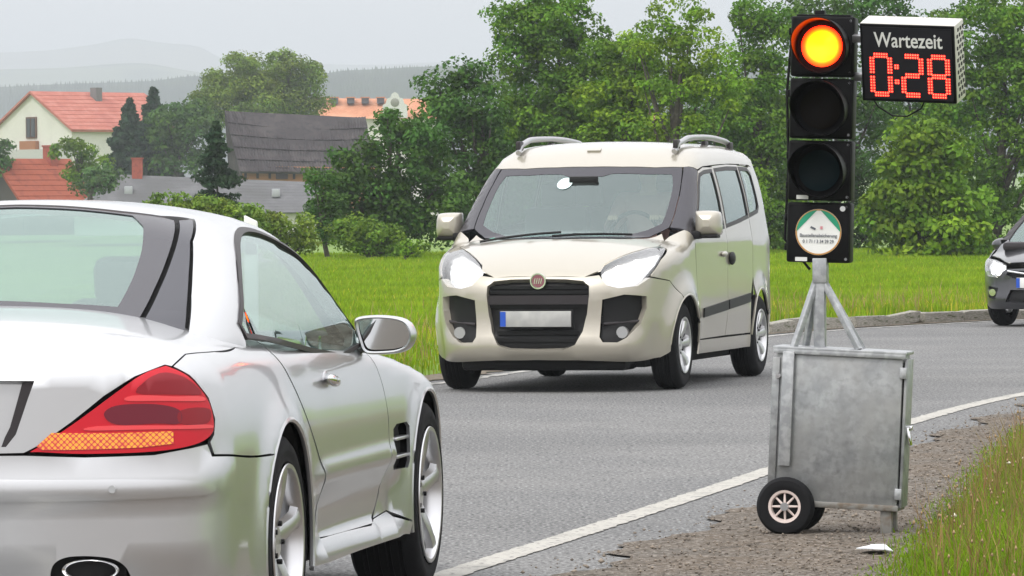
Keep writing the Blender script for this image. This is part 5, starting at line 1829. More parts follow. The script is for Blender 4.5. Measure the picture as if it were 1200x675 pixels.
    # ears on the tall grasses and pale clover-like flower heads
    n3 = 1300
    t = rng.uniform(16, 34, n3)
    idx = np.searchsorted(gl[:, 1], t)
    dd = edge_w(t) + .12 + rng.uniform(0, 1, n3) * 1.8
    P = gl[idx] + np.stack([tt[idx, 1], -tt[idx, 0]], 1) * dd[:, None]
    Z = gz(P[:, 0], P[:, 1]) + rng.uniform(.12, .31, n3)
    r_ = rng.uniform(.003, .006, n3)
    V = octa[None] * r_[:, None, None] * np.array([1, 1, 2.8])
    V[:, :, :2] += P[:, None, :]
    V[:, :, 2] += Z[:, None]
    F = (np.arange(n3)[:, None, None] * 6 + of[None]).reshape(-1, 3)
    meta(fastmesh('grass_ears', V.reshape(-1, 3), F, mat('ear_straw', (.30, .20, .10), .8)), kind='stuff')
    n4 = 26
    t = rng.uniform(16.5, 31, n4)
    idx = np.searchsorted(gl[:, 1], t)
    dd = edge_w(t) + .15 + rng.uniform(0, 1, n4) * 1.3
    P = gl[idx] + np.stack([tt[idx, 1], -tt[idx, 0]], 1) * dd[:, None]
    Z = gz(P[:, 0], P[:, 1]) + rng.uniform(.08, .17, n4)
    V = octa[None] * rng.uniform(.010, .018, n4)[:, None, None] * rng.uniform(.7, 1.3, (n4, 6, 1))
    V[:, :, :2] += P[:, None, :]
    V[:, :, 2] += Z[:, None]
    F = (np.arange(n4)[:, None, None] * 6 + of[None]).reshape(-1, 3)
    meta(fastmesh('pale_flowers', V.reshape(-1, 3), F, mat('flower_cream', (.62, .60, .48), .8)), kind='stuff')
    # scrap of paper
    c = gp(1022, 650)
    pts = [(-.060, -.004), (-.03, -.035), (.035, -.045), (.075, -.018), (.055, .030), (.005, .036), (-.028, .018)]
    V = [(c.x + x, c.y + y * 3.2, .016 + .018 * abs(math.sin(9 * x + 30 * y))) for x, y in pts]
    V += [(c.x + .01, c.y, .040)]
    V += [(x, y, z - .004) for x, y, z in V]
    F = [(i, (i + 1) % 7, 7) for i in range(7)] + [(8 + (i + 1) % 7, 8 + i, 15) for i in range(7)] + [(i, i + 8, 8 + (i + 1) % 7, (i + 1) % 7) for i in range(7)]
    meta(meshobj('paper_scrap', V, F, mat('paper', (.72, .74, .76), .7)), 'crumpled white scrap of paper lying on the gravel by the verge', 'litter')
    # white marker post top beyond the roadster's roof
    b = at(294, 262, 48)
    mp = thing('marker_post', 'white roadside marker post showing just above the silver car roof', 'marker post', (b.x, b.y, float(gz(b.x, b.y))))
    hgt = b.z - float(gz(b.x, b.y)) + .07
    bm = bmesh.new()
    box(bm, (0, 0, hgt / 2), (.125, .10, hgt), None, .012)
    for v in bm.verts:
        if v.co.z > hgt * .7: v.co.z -= (v.co.x + .0) * .5 + .02
    bmobj('post', bm, mat('post_white', (.72, .72, .70), .5), mp, True)
    boxobj('reflector_band', (0, -.052, hgt - .28), (.11, .006, .16), M['black'], mp)
# ------------------------------------------------------------------ trees and shrubs
def leaf_cloud(C, Rr, n, size, seed, up=.35):
    """leaves spread over clumps: C (k,3) clump centres, Rr (k,3) radii, n leaves each"""
    g = np.random.default_rng(seed)
    k = len(C)
    N = k * n
    d = g.standard_normal((N, 3))
    d /= np.linalg.norm(d, axis=1, keepdims=True)
    d[:, 2] = np.abs(d[:, 2]) * np.where(g.random(N) < .68, 1, -1)
    rad = g.uniform(.35, 1.08, N) ** .6
    ci = np.repeat(np.arange(k), n)
    P = C[ci] + d * Rr[ci] * rad[:, None]
    nrm = d * .8 + g.standard_normal((N, 3)) * .55
    nrm[:, 2] += up
    nrm /= np.linalg.norm(nrm, axis=1, keepdims=True)
    t = np.cross(nrm, g.standard_normal((N, 3)))
    t /= np.linalg.norm(t, axis=1, keepdims=True)
    b = np.cross(nrm, t)
    s = size * g.uniform(.6, 1.35, N)
    V = np.zeros((N, 5, 3))
    V[:, 0] = P - t * s[:, None] * .55
    V[:, 1] = P - b * s[:, None] * .33 + nrm * s[:, None] * .06
    V[:, 2] = P + t * s[:, None] * .55 - nrm * s[:, None] * .12
    V[:, 3] = P + b * s[:, None] * .33 + nrm * s[:, None] * .06
    V = V[:, :4]
    F = np.arange(N * 4).reshape(N, 4)
    cl = g.uniform(.70, 1.30, k)[ci] * g.uniform(.8, 1.2, N)
    hue = g.uniform(-.10, .12, k)[ci] + g.uniform(-.05, .05, N)
    col = np.stack([cl * (1 + hue * 1.3), cl, cl * (1 - hue)], 1)
    return V.reshape(-1, 3), F, np.repeat(col, 4, axis=0)


FOL = {}


def foliage(kind):
    if kind not in FOL:
        c = {'maple': (.100, .205, .018), 'bright': (.150, .265, .018), 'deep': (.060, .135, .020), 'spruce': (.026, .060, .024), 'willow': (.155, .235, .035),
             'shrub': (.120, .215, .020), 'far': (.07, .14, .035)}[kind]
        FOL[kind] = grass_mat('foliage_' + kind, tuple(x * .75 for x in c), c, tuple(min(1, x * 1.25) for x in c), True, .25, .6)
    return FOL[kind]


BARK = mat('bark', (.055, .045, .035), .95, noise=[(9, 4, (.10, .09, .075), .45, .65)], bump=(14, 4, .8, .02))


def tree(name, label, D, base, blobs, kind, seed, leaf=.13, clump=.5, dens=1., nl=110, group=None, cat='tree', limbs=9, trunk_r=.13, trunk=True, gap=0.):
    """blobs: crown masses as photo ellipses (px, py, rx, ry) standing at distance D; base: pixel of the foot"""
    g = np.random.default_rng(seed)
    b = at(base[0], base[1], D)
    b.z = float(gz(b.x, b.y)) if base[1] > 236 or D < 150 else b.z
    root = thing(name, label, cat, b, 0, group)
    sc_ = D / 6001
    C, RR = [], []
    for (px, py, rx, ry) in blobs:
        c = at(px, py, D) - b
        Rx, Rz = rx * sc_, ry * sc_
        Ry = max((Rx + Rz) / 2 * .9, .3)
        vol = Rx * Ry * Rz
        k = max(3, int(dens * 2.9 * vol ** .78 / clump ** 2.34 * 1.6))
        d = g.standard_normal((k, 3))
        d /= np.linalg.norm(d, axis=1, keepdims=True)
        r_ = g.uniform(.25, 1, k) ** .45
        pp = np.array(c) + d * np.array([Rx, Ry, Rz]) * (r_ * .92)[:, None]
        C.append(pp)
        s = clump * g.uniform(.6, 1.25, k)
        RR.append(np.stack([s, s, s * .72], 1))
    C, RR = np.concatenate(C), np.concatenate(RR)
    if gap:
        keep = g.random(len(C)) > gap
        C, RR = C[keep], RR[keep]
    C[:, 2] = np.maximum(C[:, 2], .12)
    V, F, col = leaf_cloud(C, RR, int(nl * 1.3), leaf * .86, seed + 1)
    fastmesh('crown', V, F, foliage(kind), root, col)
    if trunk:
        top = C[:, 2].max()
        cx, cy = C[:, 0].mean(), C[:, 1].mean()
        pts, rad = [], []
        for i in range(9):
            t = i / 8
            pts.append((cx * t ** 1.5 + .12 * math.sin(3 * t + seed), cy * t ** 1.5 + .1 * math.sin(4 * t + seed), top * .86 * t - .1))
            rad.append(trunk_r * (1 - t) ** .8 + .015)
        tube('trunk', pts, rad, BARK, root, 8)
        pick = g.choice(len(C), min(limbs, len(C)), replace=False)
        for q in pick:
            e = C[q]
            t0 = min(.85, max(.12, (e[2] / top) * .62))
            i = int(t0 * 8)
            s0 = np.array(pts[i])
            mid = (s0 + e) / 2 + np.array([0, 0, -.06 * top + .1])
            cv = curve([s0, mid, e], 4)
            tube('limb', cv, list(np.linspace(rad[i] * .55 + .01, .012, len(cv))), BARK, root, 6)
    return root


def conifer(name, label, D, base, top, w, kind, seed, leaf=.12, layers=16, group=None, nl=40, sparse=.0):
    g = np.random.default_rng(seed)
    b = at(*base, D)
    t_ = at(*top, D)
    if D < 150: b.z = float(gz(b.x, b.y))
    root = thing(name, label, 'tree', b, 0, group)
    H = t_.z - b.z
    Rm = w * D / 6001
    dx = t_.x - b.x
    tube('trunk', [(dx * i / 6, 0, H * i / 6) for i in range(7)], [max(.02, H * .014 * (1 - i / 6.2)) for i in range(7)], BARK, root, 8)
    C, RR = [], []
    for i in range(layers):
        f = i / (layers - 1)
        z = H * (.05 + .93 * f) + g.normal(0, H * .012)
        r = Rm * (1 - f) ** .8 * g.uniform(.8, 1.12) + .05
        nb = max(4, int(11 * (1 - f) + 4))
        for j in range(nb):
            if g.random() < sparse: continue
            a = 2 * PI * (j + g.random() * .7) / nb
            rl = r * g.uniform(.45, 1.3)
            for q in (.4, .7, 1.0):
                C.append((dx * f + math.cos(a) * rl * q, math.sin(a) * rl * q, z - .30 * rl * q + .16 * rl * q * q + g.normal(0, H * .015)))
                s = r * .20 + .06
                RR.append((s * 1.3, s * 1.3, s * .55))
            if i % 2 == 0 and j % 2 == 0:
                tube('branch', [(dx * f, 0, z), (dx * f + math.cos(a) * rl, math.sin(a) * rl, z - .16 * rl)], [.03 * H / 6, .01], BARK, root, 5)
    V, F, col = leaf_cloud(np.array(C), np.array(RR), nl, leaf, seed + 1, .2)
    fastmesh('crown', V, F, foliage(kind), root, col)
    return root


def build_trees():
    G = 'trees along the far edge of the meadow'
    # big left mass: lower round tree in front, tall crown behind
    tree('maple_tree', 'broad dark green tree left of the van, its crown reaching the barn roof', 118, (455, 292), [(430, 235, 62, 48), (400, 205, 34, 36), (470, 180, 58, 50), (455, 262, 70, 30), (512, 238, 52, 55)], 'deep', 11, .125, .42, 1.1, 95, G, limbs=10)
    tree('maple_tree', 'dark rounded tree right behind the left mirror of the van', 121, (560, 298), [(545, 122, 52, 48), (545, 185, 62, 50), (575, 240, 66, 55), (520, 105, 28, 28)], 'deep', 12, .12, .42, 1.1, 95, G, limbs=10)
    tree('maple_tree', 'tall green tree with sky gaps rising above the front of the van roof', 124, (655, 300), [(610, 32, 46, 32), (600, 70, 34, 26), (650, 15, 50, 30), (668, 62, 60, 38), (700, 100, 58, 36), (640, 118, 56, 34), (655, 160, 80, 44), (660, 230, 90, 70)], 'maple', 13, .115, .36, 1.25, 85, G, limbs=14, trunk_r=.13, gap=.05)
    tree('maple_tree', 'bright green tree over the middle of the van roof', 122, (725, 305), [(735, 72, 40, 34), (720, 120, 46, 30), (760, 100, 40, 40), (740, 160, 60, 30), (745, 240, 80, 60)], 'bright', 14, .115, .36, 1.2, 85, G, limbs=12, gap=.05)
    tree('ash_tree', 'slender open tree whose dark forked trunk shows above the van roof', 119, (788, 305), [(795, 20, 36, 24), (770, 52, 30, 30), (820, 60, 40, 32), (790, 100, 48, 30), (838, 105, 36, 30), (790, 145, 50, 22), (820, 230, 90, 60)], 'bright', 15, .105, .33, .85, 80, G, limbs=20, trunk_r=.15, gap=.12)
    tree('ash_tree', 'loose-crowned tree directly left of the red signal light', 124, (895, 306), [(875, 95, 46, 34), (905, 50, 36, 40), (890, 18, 34, 22), (880, 140, 60, 34), (905, 190, 60, 44), (900, 260, 70, 48)], 'maple', 16, .11, .36, 1.15, 85, G, limbs=12, gap=.0)
    tree('maple_tree', 'dark tree behind the signal head and countdown display', 128, (985, 308), [(960, 20, 60, 30), (1020, 15, 60, 26), (1000, 100, 60, 50), (990, 180, 60, 60), (980, 262, 62, 50)], 'deep', 17, .12, .42, .9, 85, G, limbs=12)
    tree('maple_tree', 'young light green maple standing forward, right below the countdown display', 108, (1085, 316), [(1075, 172, 42, 30), (1070, 215, 56, 36), (1100, 200, 44, 40), (1050, 250, 46, 34), (1085, 275, 70, 38), (1130, 262, 40, 42)], 'bright', 18, .15, .40, 1.1, 95, G, limbs=10)
    tree('maple_tree', 'tall dense tree reaching the top right corner of the picture', 124, (1165, 312), [(1150, 40, 62, 50), (1190, 100, 60, 60), (1130, 110, 50, 50), (1180, 190, 66, 60), (1160, 270, 60, 42), (1220, 60, 60, 80)], 'maple', 19, .12, .40, .95, 85, G, limbs=14)
    tree('oak_tree', 'dark crown filling the gap behind the front half of the van roof', 141, (660, 296), [(610, 160, 60, 55), (680, 150, 60, 48), (740, 190, 60, 60), (640, 230, 80, 60)], 'deep', 21, .13, .45, 1.0, 80, G, limbs=6)
    tree('oak_tree', 'dark low crown seen between van roof and signal pole', 141, (850, 298), [(800, 175, 50, 50), (860, 150, 50, 60), (920, 150, 50, 60), (850, 230, 90, 60)], 'deep', 22, .13, .45, 1.0, 80, G, limbs=6)
    tree('oak_tree', 'dark crown behind the young maple on the right', 143, (1090, 302), [(1060, 120, 50, 60), (1110, 170, 60, 60), (1080, 60, 50, 50), (1090, 240, 90, 60)], 'deep', 23, .13, .45, 1.0, 80, G, limbs=6)
    # shrubs at the edge of the meadow
    S = 'shrubs at the far edge of the meadow'
    tree('shrub', 'rounded mid green shrub at the meadow edge beside the rubble heap', 114, (430, 300), [(430, 278, 44, 20), (415, 268, 26, 14), (452, 285, 26, 13)], 'shrub', 31, .09, .26, 1.2, 70, S, 'shrub', 6, .05)
    tree('shrub', 'yellow-green shrub just above the roadster side window', 104, (322, 296), [(330, 270, 40, 22), (300, 262, 30, 18), (350, 280, 24, 16)], 'willow', 32, .09, .26, 1.2, 70, S, 'shrub', 6, .05)
    tree('shrub', 'low pale flowering shrub between the spruce and the roadster roof', 100, (235, 262), [(235, 246, 42, 13), (195, 240, 32, 13), (278, 250, 32, 12)], 'willow', 33, .085, .22, 1.1, 70, S, 'shrub', 6, .05)
    tree('shrub', 'dark leafy shrub hanging beside the grey roof above the meadow', 116, (382, 285), [(382, 250, 22, 30), (372, 215, 16, 16), (390, 270, 20, 16)], 'deep', 34, .10, .26, 1.1, 70, S, 'shrub', 6, .05)
    tree('shrub', 'small green shrub at the foot of the dark tree left of the van', 112, (480, 299), [(482, 292, 20, 8)], 'bright', 35, .08, .18, 1.2, 60, S, 'shrub', 4, .03)
    # spruce in front of the roofs
    conifer('spruce_tree', 'dark open-branched spruce standing before the grey roofs', 135, (257, 262), (252, 142), 40, 'spruce', 41, .10, 24, None, 42, .35)
    # village greenery
    Vg = 'village trees between the houses'
    conifer('fir_tree', 'dark bluish fir right of the red-roofed white house', 330, (150, 210), (152, 118), 26, 'spruce', 42, .34, 26, Vg, 40)
    conifer('fir_tree', 'taller dark fir with two tips beside the big willow', 335, (178, 212), (180, 103), 26, 'spruce', 43, .34, 26, Vg, 40)
    tree('village_tree', 'dark green round tree between firs and willow', 330, (205, 215), [(205, 150, 32, 32), (190, 180, 34, 26), (228, 160, 34, 44)], 'deep', 44, .30, 1.0, 1.3, 90, Vg)
    tree('willow_tree', 'large round yellow-green willow behind the barn roof', 345, (312, 215), [(310, 88, 46, 34), (275, 95, 34, 28), (345, 92, 30, 30), (300, 120, 62, 34), (255, 118, 30, 26), (350, 118, 30, 24)], 'willow', 45, .21, .95, 1.3, 190, None, 'tree', 12, .5)
    tree('village_tree', 'light airy young tree in front of the white house', 260, (92, 218), [(92, 172, 24, 18), (112, 190, 24, 18), (75, 180, 18, 14), (100, 208, 34, 16)], 'shrub', 46, .20, .55, .7, 70, Vg, gap=.15)
    tree('village_tree', 'dark shrubby tree at the left edge beside the white house', 300, (2, 205), [(2, 182, 14, 16), (-8, 195, 22, 16)], 'deep', 47, .25, .6, 1.2, 70, Vg)
    tree('village_tree', 'green bush between red roof and grey roof', 255, (108, 232), [(108, 215, 26, 14), (128, 205, 18, 14)], 'far', 48, .2, .55, 1.1, 70, Vg)


# ------------------------------------------------------------------ houses of the village
def prism_roof(name, w, L, ze, zr, m, parent, over=.3, th=.18):
    """gable roof along local Y from 0 to L, width w in X"""
    s = []
    for sg in (-1, 1):
        x1 = sg * (w / 2 + over)
        zz = ze - over * (zr - ze) / (w / 2)
        V = [(0, -over, zr), (0, L + over, zr), (x1, L + over, zz), (x1, -over, zz), (0, -over, zr - th), (0, L + over, zr - th), (x1, L + over, zz - th), (x1, -over, zz - th)]
        F = [(0, 1, 2, 3)[::sg], (4, 5, 6, 7)[::-sg], (0, 3, 7, 4)[::sg], (2, 1, 5, 6)[::sg], (3, 2, 6, 7)[::sg]]
        s.append(meshobj(name, V, F, m, parent))
    return s


def tile_courses(parent, w, L, ze, zr, m, over=.3, n=9, sides=(1,)):
    """overlapping courses of tiles on the roof slope"""
    for sg in sides:
        me = None
        sl_ = Vector((sg * w / 2, 0, ze - zr))
        tot = sl_ * ((w / 2 + over) / (w / 2))
        nrm = Vector((sg * (zr - ze), 0, w / 2)).normalized()
        for i in range(n):
            a, b = tot * (i / n), tot * ((i + 1.08) / n)
            p = Vector((0, -over - .02, zr))
            q = Vector((0, L + over + .02, zr))
            V = [p + a + nrm * .015, q + a + nrm * .015, q + b + nrm * .045, p + b + nrm * .045, p + b + nrm * .01, q + b + nrm * .01]
            meshobj('tile_course', V, [(0, 1, 2, 3)[::sg], (3, 2, 5, 4)[::sg]], m, parent)


def build_village():
    red = mat('red_tiles', (.40, .145, .11), .95, spec=.08, noise=[(1.5, 5, (.45, .19, .15), .45, .65), (.5, 3, (.34, .115, .09), .5, .7)])
    red2 = mat('rust_red_tiles', (.30, .085, .050), .95, spec=.08, noise=[(2, 4, (.21, .06, .04), .5, .7)])
    cream = mat('cream_render', (.60, .585, .54), .9, noise=[(.6, 4, (.54, .525, .48), .45, .7)])
    brown = mat('brown_wood', (.11, .055, .03), .8)
    win = mat('window_dark', (.03, .035, .04), .15, spec=.8)
    brick = mat('chimney_brick', (.30, .07, .045), .9, noise=[(6, 3, (.20, .05, .04), .5, .7)])
    slate = mat('grey_slates', (.13, .13, .135), .95, spec=.08, noise=[(1.2, 5, (.155, .155, .16), .45, .65), (.35, 3, (.11, .11, .11), .5, .7)])
    dark = mat('dark_roof_sheets', (.055, .048, .050), .95, spec=.08, noise=[(.8, 4, (.080, .070, .070), .45, .65), (3, 3, (.040, .036, .037), .5, .7)])
    ob = mat('orange_brick', (.36, .17, .08), .9)
    # white house with the large red roof
    D = 420
    o = at(38, 107, D)
    yaw = R(-41)
    h = thing('house', 'cream gabled house with a large light red tiled roof, far left', 'house', (o.x, o.y, 0), yaw)
    w, L, ze, zr = 9.2, 12.5, at(0, 153, D).z + .2, o.z
    gab = [(-w / 2, 0, 0), (w / 2, 0, 0), (w / 2, 0, ze), (0, 0, zr - .1), (-w / 2, 0, ze)]
    V = gab + [(x, L, z) for x, y, z in gab]
    F = [(0, 1, 2, 3, 4), (9, 8, 7, 6, 5), (1, 6, 7, 2), (0, 4, 9, 5)]
    meshobj('wall', V, F, cream, h)
    rf = prism_roof('roof', w, L, ze, zr, red, h, .35)
    tile_courses(rf[1], w, L, ze, zr, red, .35, 10)
    boxobj('window', (-.1, -.06, at(0, 150, D).z), (1.25, .10, 1.75), brown, h)
    boxobj('window_pane', (-.38, -.13, at(0, 150, D).z), (.42, .06, 1.5), win, h)
    boxobj('window_pane', (.16, -.13, at(0, 150, D).z), (.42, .06, 1.5), win, h)
    boxobj('balcony_panel', (-.2, -.25, at(0, 171, D).z), (1.9, .4, .75), mat('rust_panel', (.30, .12, .05), .8), h)
    boxobj('lower_wall_band', (0, -.3, at(0, 182, D).z), (w, .5, .9), mat('pale_grey_wall', (.42, .42, .40), .9), h)
    boxobj('chimney', (.9, 6.4, zr - .25), (.7, .7, 1.2), mat('grey_chimney', (.16, .16, .16), .9), rf[1])
    # small rust red roof in front
    D = 300
    o = at(-6, 186, D)
    h = thing('house', 'house with a rust red tiled roof and brick chimney, bottom left behind the car', 'house', (o.x, o.y, 0), R(-38))
    w, L, ze, zr = 4.6, 6.2, at(0, 238, D).z, o.z
    gab = [(-w / 2, 0, 0), (w / 2, 0, 0), (w / 2, 0, ze), (0, 0, zr - .1), (-w / 2, 0, ze)]
    V = gab + [(x, L, z) for x, y, z in gab]
    meshobj('wall', V, F, mat('dark_gable', (.06, .055, .05), .9), h)
    rf = prism_roof('roof', w, L, ze, zr, red2, h, .2)
    tile_courses(rf[1], w, L, ze, zr, red2, .2, 9)
    c = boxobj('chimney', (.12, 4.6, zr + .0), (.62, .62, 1.45), brick, rf[1])
    boxobj('chimney_cap', (.12, 4.6, zr + .76), (.72, .72, .1), brick, c)
    # long grey hipped roof
    D = 285
    A, B_, Cc, Dd = at(84, 240, D), at(142, 205, D + 3), at(372, 214, D + 3), at(392, 262, D)
    E0 = at(92, 266, D)
    h = thing('house', 'long low building with a plain grey hipped roof and red chimney', 'house', (0, 0, 0))
    V = [A, B_, Cc, Dd, E0, Vector((A.x - 1, D + 7, A.z)), Vector((Dd.x, D + 7, Dd.z)), Vector((A.x, A.y, 0)), Vector((Dd.x, Dd.y, 0)), Vector((Dd.x, D + 7, 0)), Vector((A.x - 1, D + 7, 0))]
    V[4] = Vector((A.x, A.y, Dd.z))
    V[0] = V[4]
    V = [Vector((A.x - .2, D, 1.2)), B_, Cc, Vector((Dd.x, D, 1.2)), Vector((Dd.x, D + 7, 1.2)), Vector((A.x - 1.2, D + 7, 1.2))]
    rf = meshobj('roof', V, [(0, 3, 2, 1), (0, 1, 5), (1, 2, 4, 5), (2, 3, 4)], slate, h)
    for i in range(11):      # courses
        t0, t1 = i / 11, (i + 1.06) / 11
        q = [V[1].lerp(V[0], t0), V[2].lerp(V[3], t0), V[2].lerp(V[3], t1), V[1].lerp(V[0], t1)]
        q = [a + Vector((0, -.02 - (.004 if k > 1 else 0), .02 + (.003 if k > 1 else 0))) for k, a in enumerate(q)]
        meshobj('slate_course', q + [q[3] - Vector((0, -.06, .06)), q[2] - Vector((0, -.06, .06))], [(3, 2, 1, 0), (4, 5, 2, 3)], slate, rf)
    meshobj('wall', [(V[0].x + .3, D + .4, 0), (V[3].x, D + .4, 0), (V[3].x, D + .4, 1.25), (V[0].x + .3, D + .4, 1.25), (V[0].x + .3, D + 6.6, 0), (V[3].x, D + 6.6, 0), (V[3].x, D + 6.6, 1.25), (V[0].x + .3, D + 6.6, 1.25)],
            [(0, 1, 2, 3), (5, 4, 7, 6), (4, 0, 3, 7), (1, 5, 6, 2)], cream, h)
    p = at(161, 199, D + 3)
    c = boxobj('chimney', (p.x, p.y, p.z), (.58, .58, 1.25), brick, h)
    boxobj('chimney_cap', (p.x, p.y, p.z + .64), (.68, .68, .08), brick, c)
    for px, py in ((148, 223), (322, 226)):
        p = at(px, py, D)
        t = (V[1].z - p.z) / (V[1].z - V[0].z)
        y = V[1].y + (V[0].y - V[1].y) * t
        sh = boxobj('skylight', (p.x, y - .12, p.z), (.46, .3, .46), mat('skylight_grey', (.32, .33, .35), .3), h, .04)
    # barn with the big dark sheet roof
    D = 318
    P0, P1 = at(263, 130, D + 4.5), at(428, 138, D + 6)
    Q0, Q1 = at(281, 202, D), at(440, 204, D + 1.5)
    h = thing('barn', 'long barn with a big dark grey-brown sagging roof over a strip of orange brick', 'barn', (0, 0, 0))
    nx, nr = 15, 5
    back = Vector((0, 9, -3.2))
    sub = meshobj('roof', [P0, P1, Q1, Q0, P0 + back, P1 + back], [(3, 2, 1, 0), (0, 1, 5, 4)], dark, h)
    Ux = (P1 - P0) / nx
    corr = None
    down0, down1 = Q0 - P0, Q1 - P1
    nrm = (Q0 - P0).cross(P1 - P0).normalized()
    if nrm.y > 0: nrm = -nrm
    def surf(u, v):
        p = P0.lerp(P1, u).lerp(Q0.lerp(Q1, u), v)
        return p + Vector((0, 0, -.32 * math.sin(PI * u) * (1 - v)))
    for r_ in range(nr):
        for c in range(nx):
            V, F = [], []
            k = 6
            j = .012 * float(rng.standard_normal())
            for i in range(k + 1):
                u = (c + i / k * 1.0) / nx
                hh = .035 + .03 * math.cos(PI * i) + .02 * abs(math.cos(i * PI / k)) ** 8 + .02
                V.append(surf(u, r_ / nr) + nrm * (hh + .01 + j))
                V.append(surf(u, min(1.02, (r_ + 1.05) / nr)) + nrm * (hh + .055 + j))
            for i in range(k): F.append((2 * i, 2 * i + 1, 2 * i + 3, 2 * i + 2)[::-1])
            V.append(surf(c / nx, (r_ + 1.05) / nr) - nrm * .02)
            V.append(surf((c + 1) / nx, (r_ + 1.05) / nr) - nrm * .02)
            F.append((1, 2 * k + 1, 2 * k + 3, 2 * k + 2))
            meshobj('roof_sheet', V, F, dark, sub)
    q0, q1 = at(284, 200, D + .5), at(440, 203, D + 1.7)
    wl_ = meshobj('wall', [(q0.x, q0.y, 0), (q1.x, q1.y, 0), (q1.x, q1.y, q1.z + .35), (q0.x, q0.y, q0.z + .3)], [(0, 1, 2, 3)], ob, h)
    meshobj('gable_wall', [(P0.x, P0.y + 8, 0), (q0.x, q0.y, 0), (q0.x, q0.y, q0.z + .3), (P0.x, P0.y + .1, P0.z - .15)], [(0, 1, 2, 3)], dark, h)
    for i in range(12):
        t = i / 11
        p = q0.lerp(q1, t)
        wd = .75 if i in (3, 8) else .16
        boxobj('wall_post', (p.x + .2, p.y - .1, p.z - .1), (wd, .14, .75), mat('dark_post', (.04, .03, .03), .9) if i == 0 else bpy.data.materials['dark_post'], h)
    # far manor: orange roof with dark dormers and an ornate white gable
    D = 520
    a, b = at(368, 115, D + 5), at(515, 116, D + 5)
    c, d = at(515, 139, D), at(366, 139, D)
    orange = mat('orange_tiles', (.46, .19, .095), .85, noise=[(.8, 4, (.54, .25, .14), .45, .65)])
    h = thing('manor', 'far long building with an orange roof, dark dormers and a white ornate gable', 'building', (0, 0, 0))
    rf = meshobj('roof', [a, b, c, d, a + Vector((0, 6, -3)), b + Vector((0, 6, -3))], [(3, 2, 1, 0), (0, 1, 5, 4)], orange, h)
    meshobj('wall', [(d.x, D + .5, 0), (c.x, D + .5, 0), (c.x, D + .5, c.z + .05), (d.x, D + .5, d.z + .05)], [(0, 1, 2, 3)], cream, h)
    for px in (377, 392, 411, 428, 446):
        p = at(px, 118, D + 3.6)
        dm = boxobj('dormer', (p.x, p.y, p.z), (.72, 1.4, .55), mat('dormer_dark', (.06, .065, .075), .7) if px == 377 else bpy.data.materials['dormer_dark'], rf)
        boxobj('dormer_roof', (p.x, p.y, p.z + .32), (.95, 1.6, .10), orange, dm)
    whg = mat('ornate_white', (.55, .55, .53), .9)
    prof = [(-1.25, 0), (-1.25, 1.3), (-.95, 1.45), (-.8, 1.95), (-.45, 2.05), (-.35, 2.4), (0, 2.62), (.35, 2.4), (.45, 2.05), (.8, 1.95), (.95, 1.45), (1.25, 1.3), (1.25, 0)]
    p = at(463, 138, D - .5)
    V = [(p.x + x, p.y, p.z + z) for x, z in prof] + [(p.x + x, p.y + .6, p.z + z) for x, z in prof]
    n = len(prof)
    gb = meshobj('gable', V, [tuple(range(n))] + [tuple(range(2 * n - 1, n - 1, -1))] + [(i, i + n, (i + 1) % n + n, (i + 1) % n)[::1] for i in range(n)], whg, h)
    lathe('round_window', [(0, -.05), (.38, -.05), (.45, 0)], mat('round_window', (.20, .20, .16), .5), gb, 20, 'Y').location = (p.x, p.y, p.z + 1.55)
    # pinkish house glimpsed through the trees
    D = 430
    o = at(728, 118, D)
    h = thing('house', 'pinkish red roofed house glimpsed through the trees above the van', 'house', (o.x, o.y, 0), R(-12))
    w, L, ze, zr = 5, 5, o.z - 1.5, o.z
    gab = [(-w / 2, 0, 0), (w / 2, 0, 0), (w / 2, 0, ze), (0, 0, zr - .1), (-w / 2, 0, ze)]
    V = gab + [(x, L, z) for x, y, z in gab]
    meshobj('wall', V, F4_, mat('pink_render', (.50, .22, .17), .9), h)
    prism_roof('roof', w, L, ze, zr, red, h, .3)
    # rubble heap at the meadow edge
    b = gp(375, 300)
    g = np.random.default_rng(5)
    sm = mat('rubble_stone', (.26, .22, .18), .9, noise=[(4, 4, (.40, .36, .31), .5, .6)])
    hp = thing('rubble_heap', 'small heap of pale stones at the meadow edge between two shrubs', 'rubble', (b.x, 108, float(gz(b.x, 108))))
    for i in range(16):
        bm = bmesh.new()
        bmesh.ops.create_icosphere(bm, subdivisions=1, radius=1)
        for v in bm.verts: v.co *= g.uniform(.7, 1.2)
        s = g.uniform(.06, .14)
        bmesh.ops.transform(bm, matrix=Matrix.Translation((g.normal(0, .22), g.normal(0, .15), abs(g.normal(.08, .10)))) @ Matrix.Diagonal((s * 1.4, s, s * .8, 1)), verts=bm.verts)
        bmobj('stone', bm, sm, hp)


F4_ = [(0, 1, 2, 3, 4), (9, 8, 7, 6, 5), (1, 6, 7, 2), (0, 4, 9, 5)]


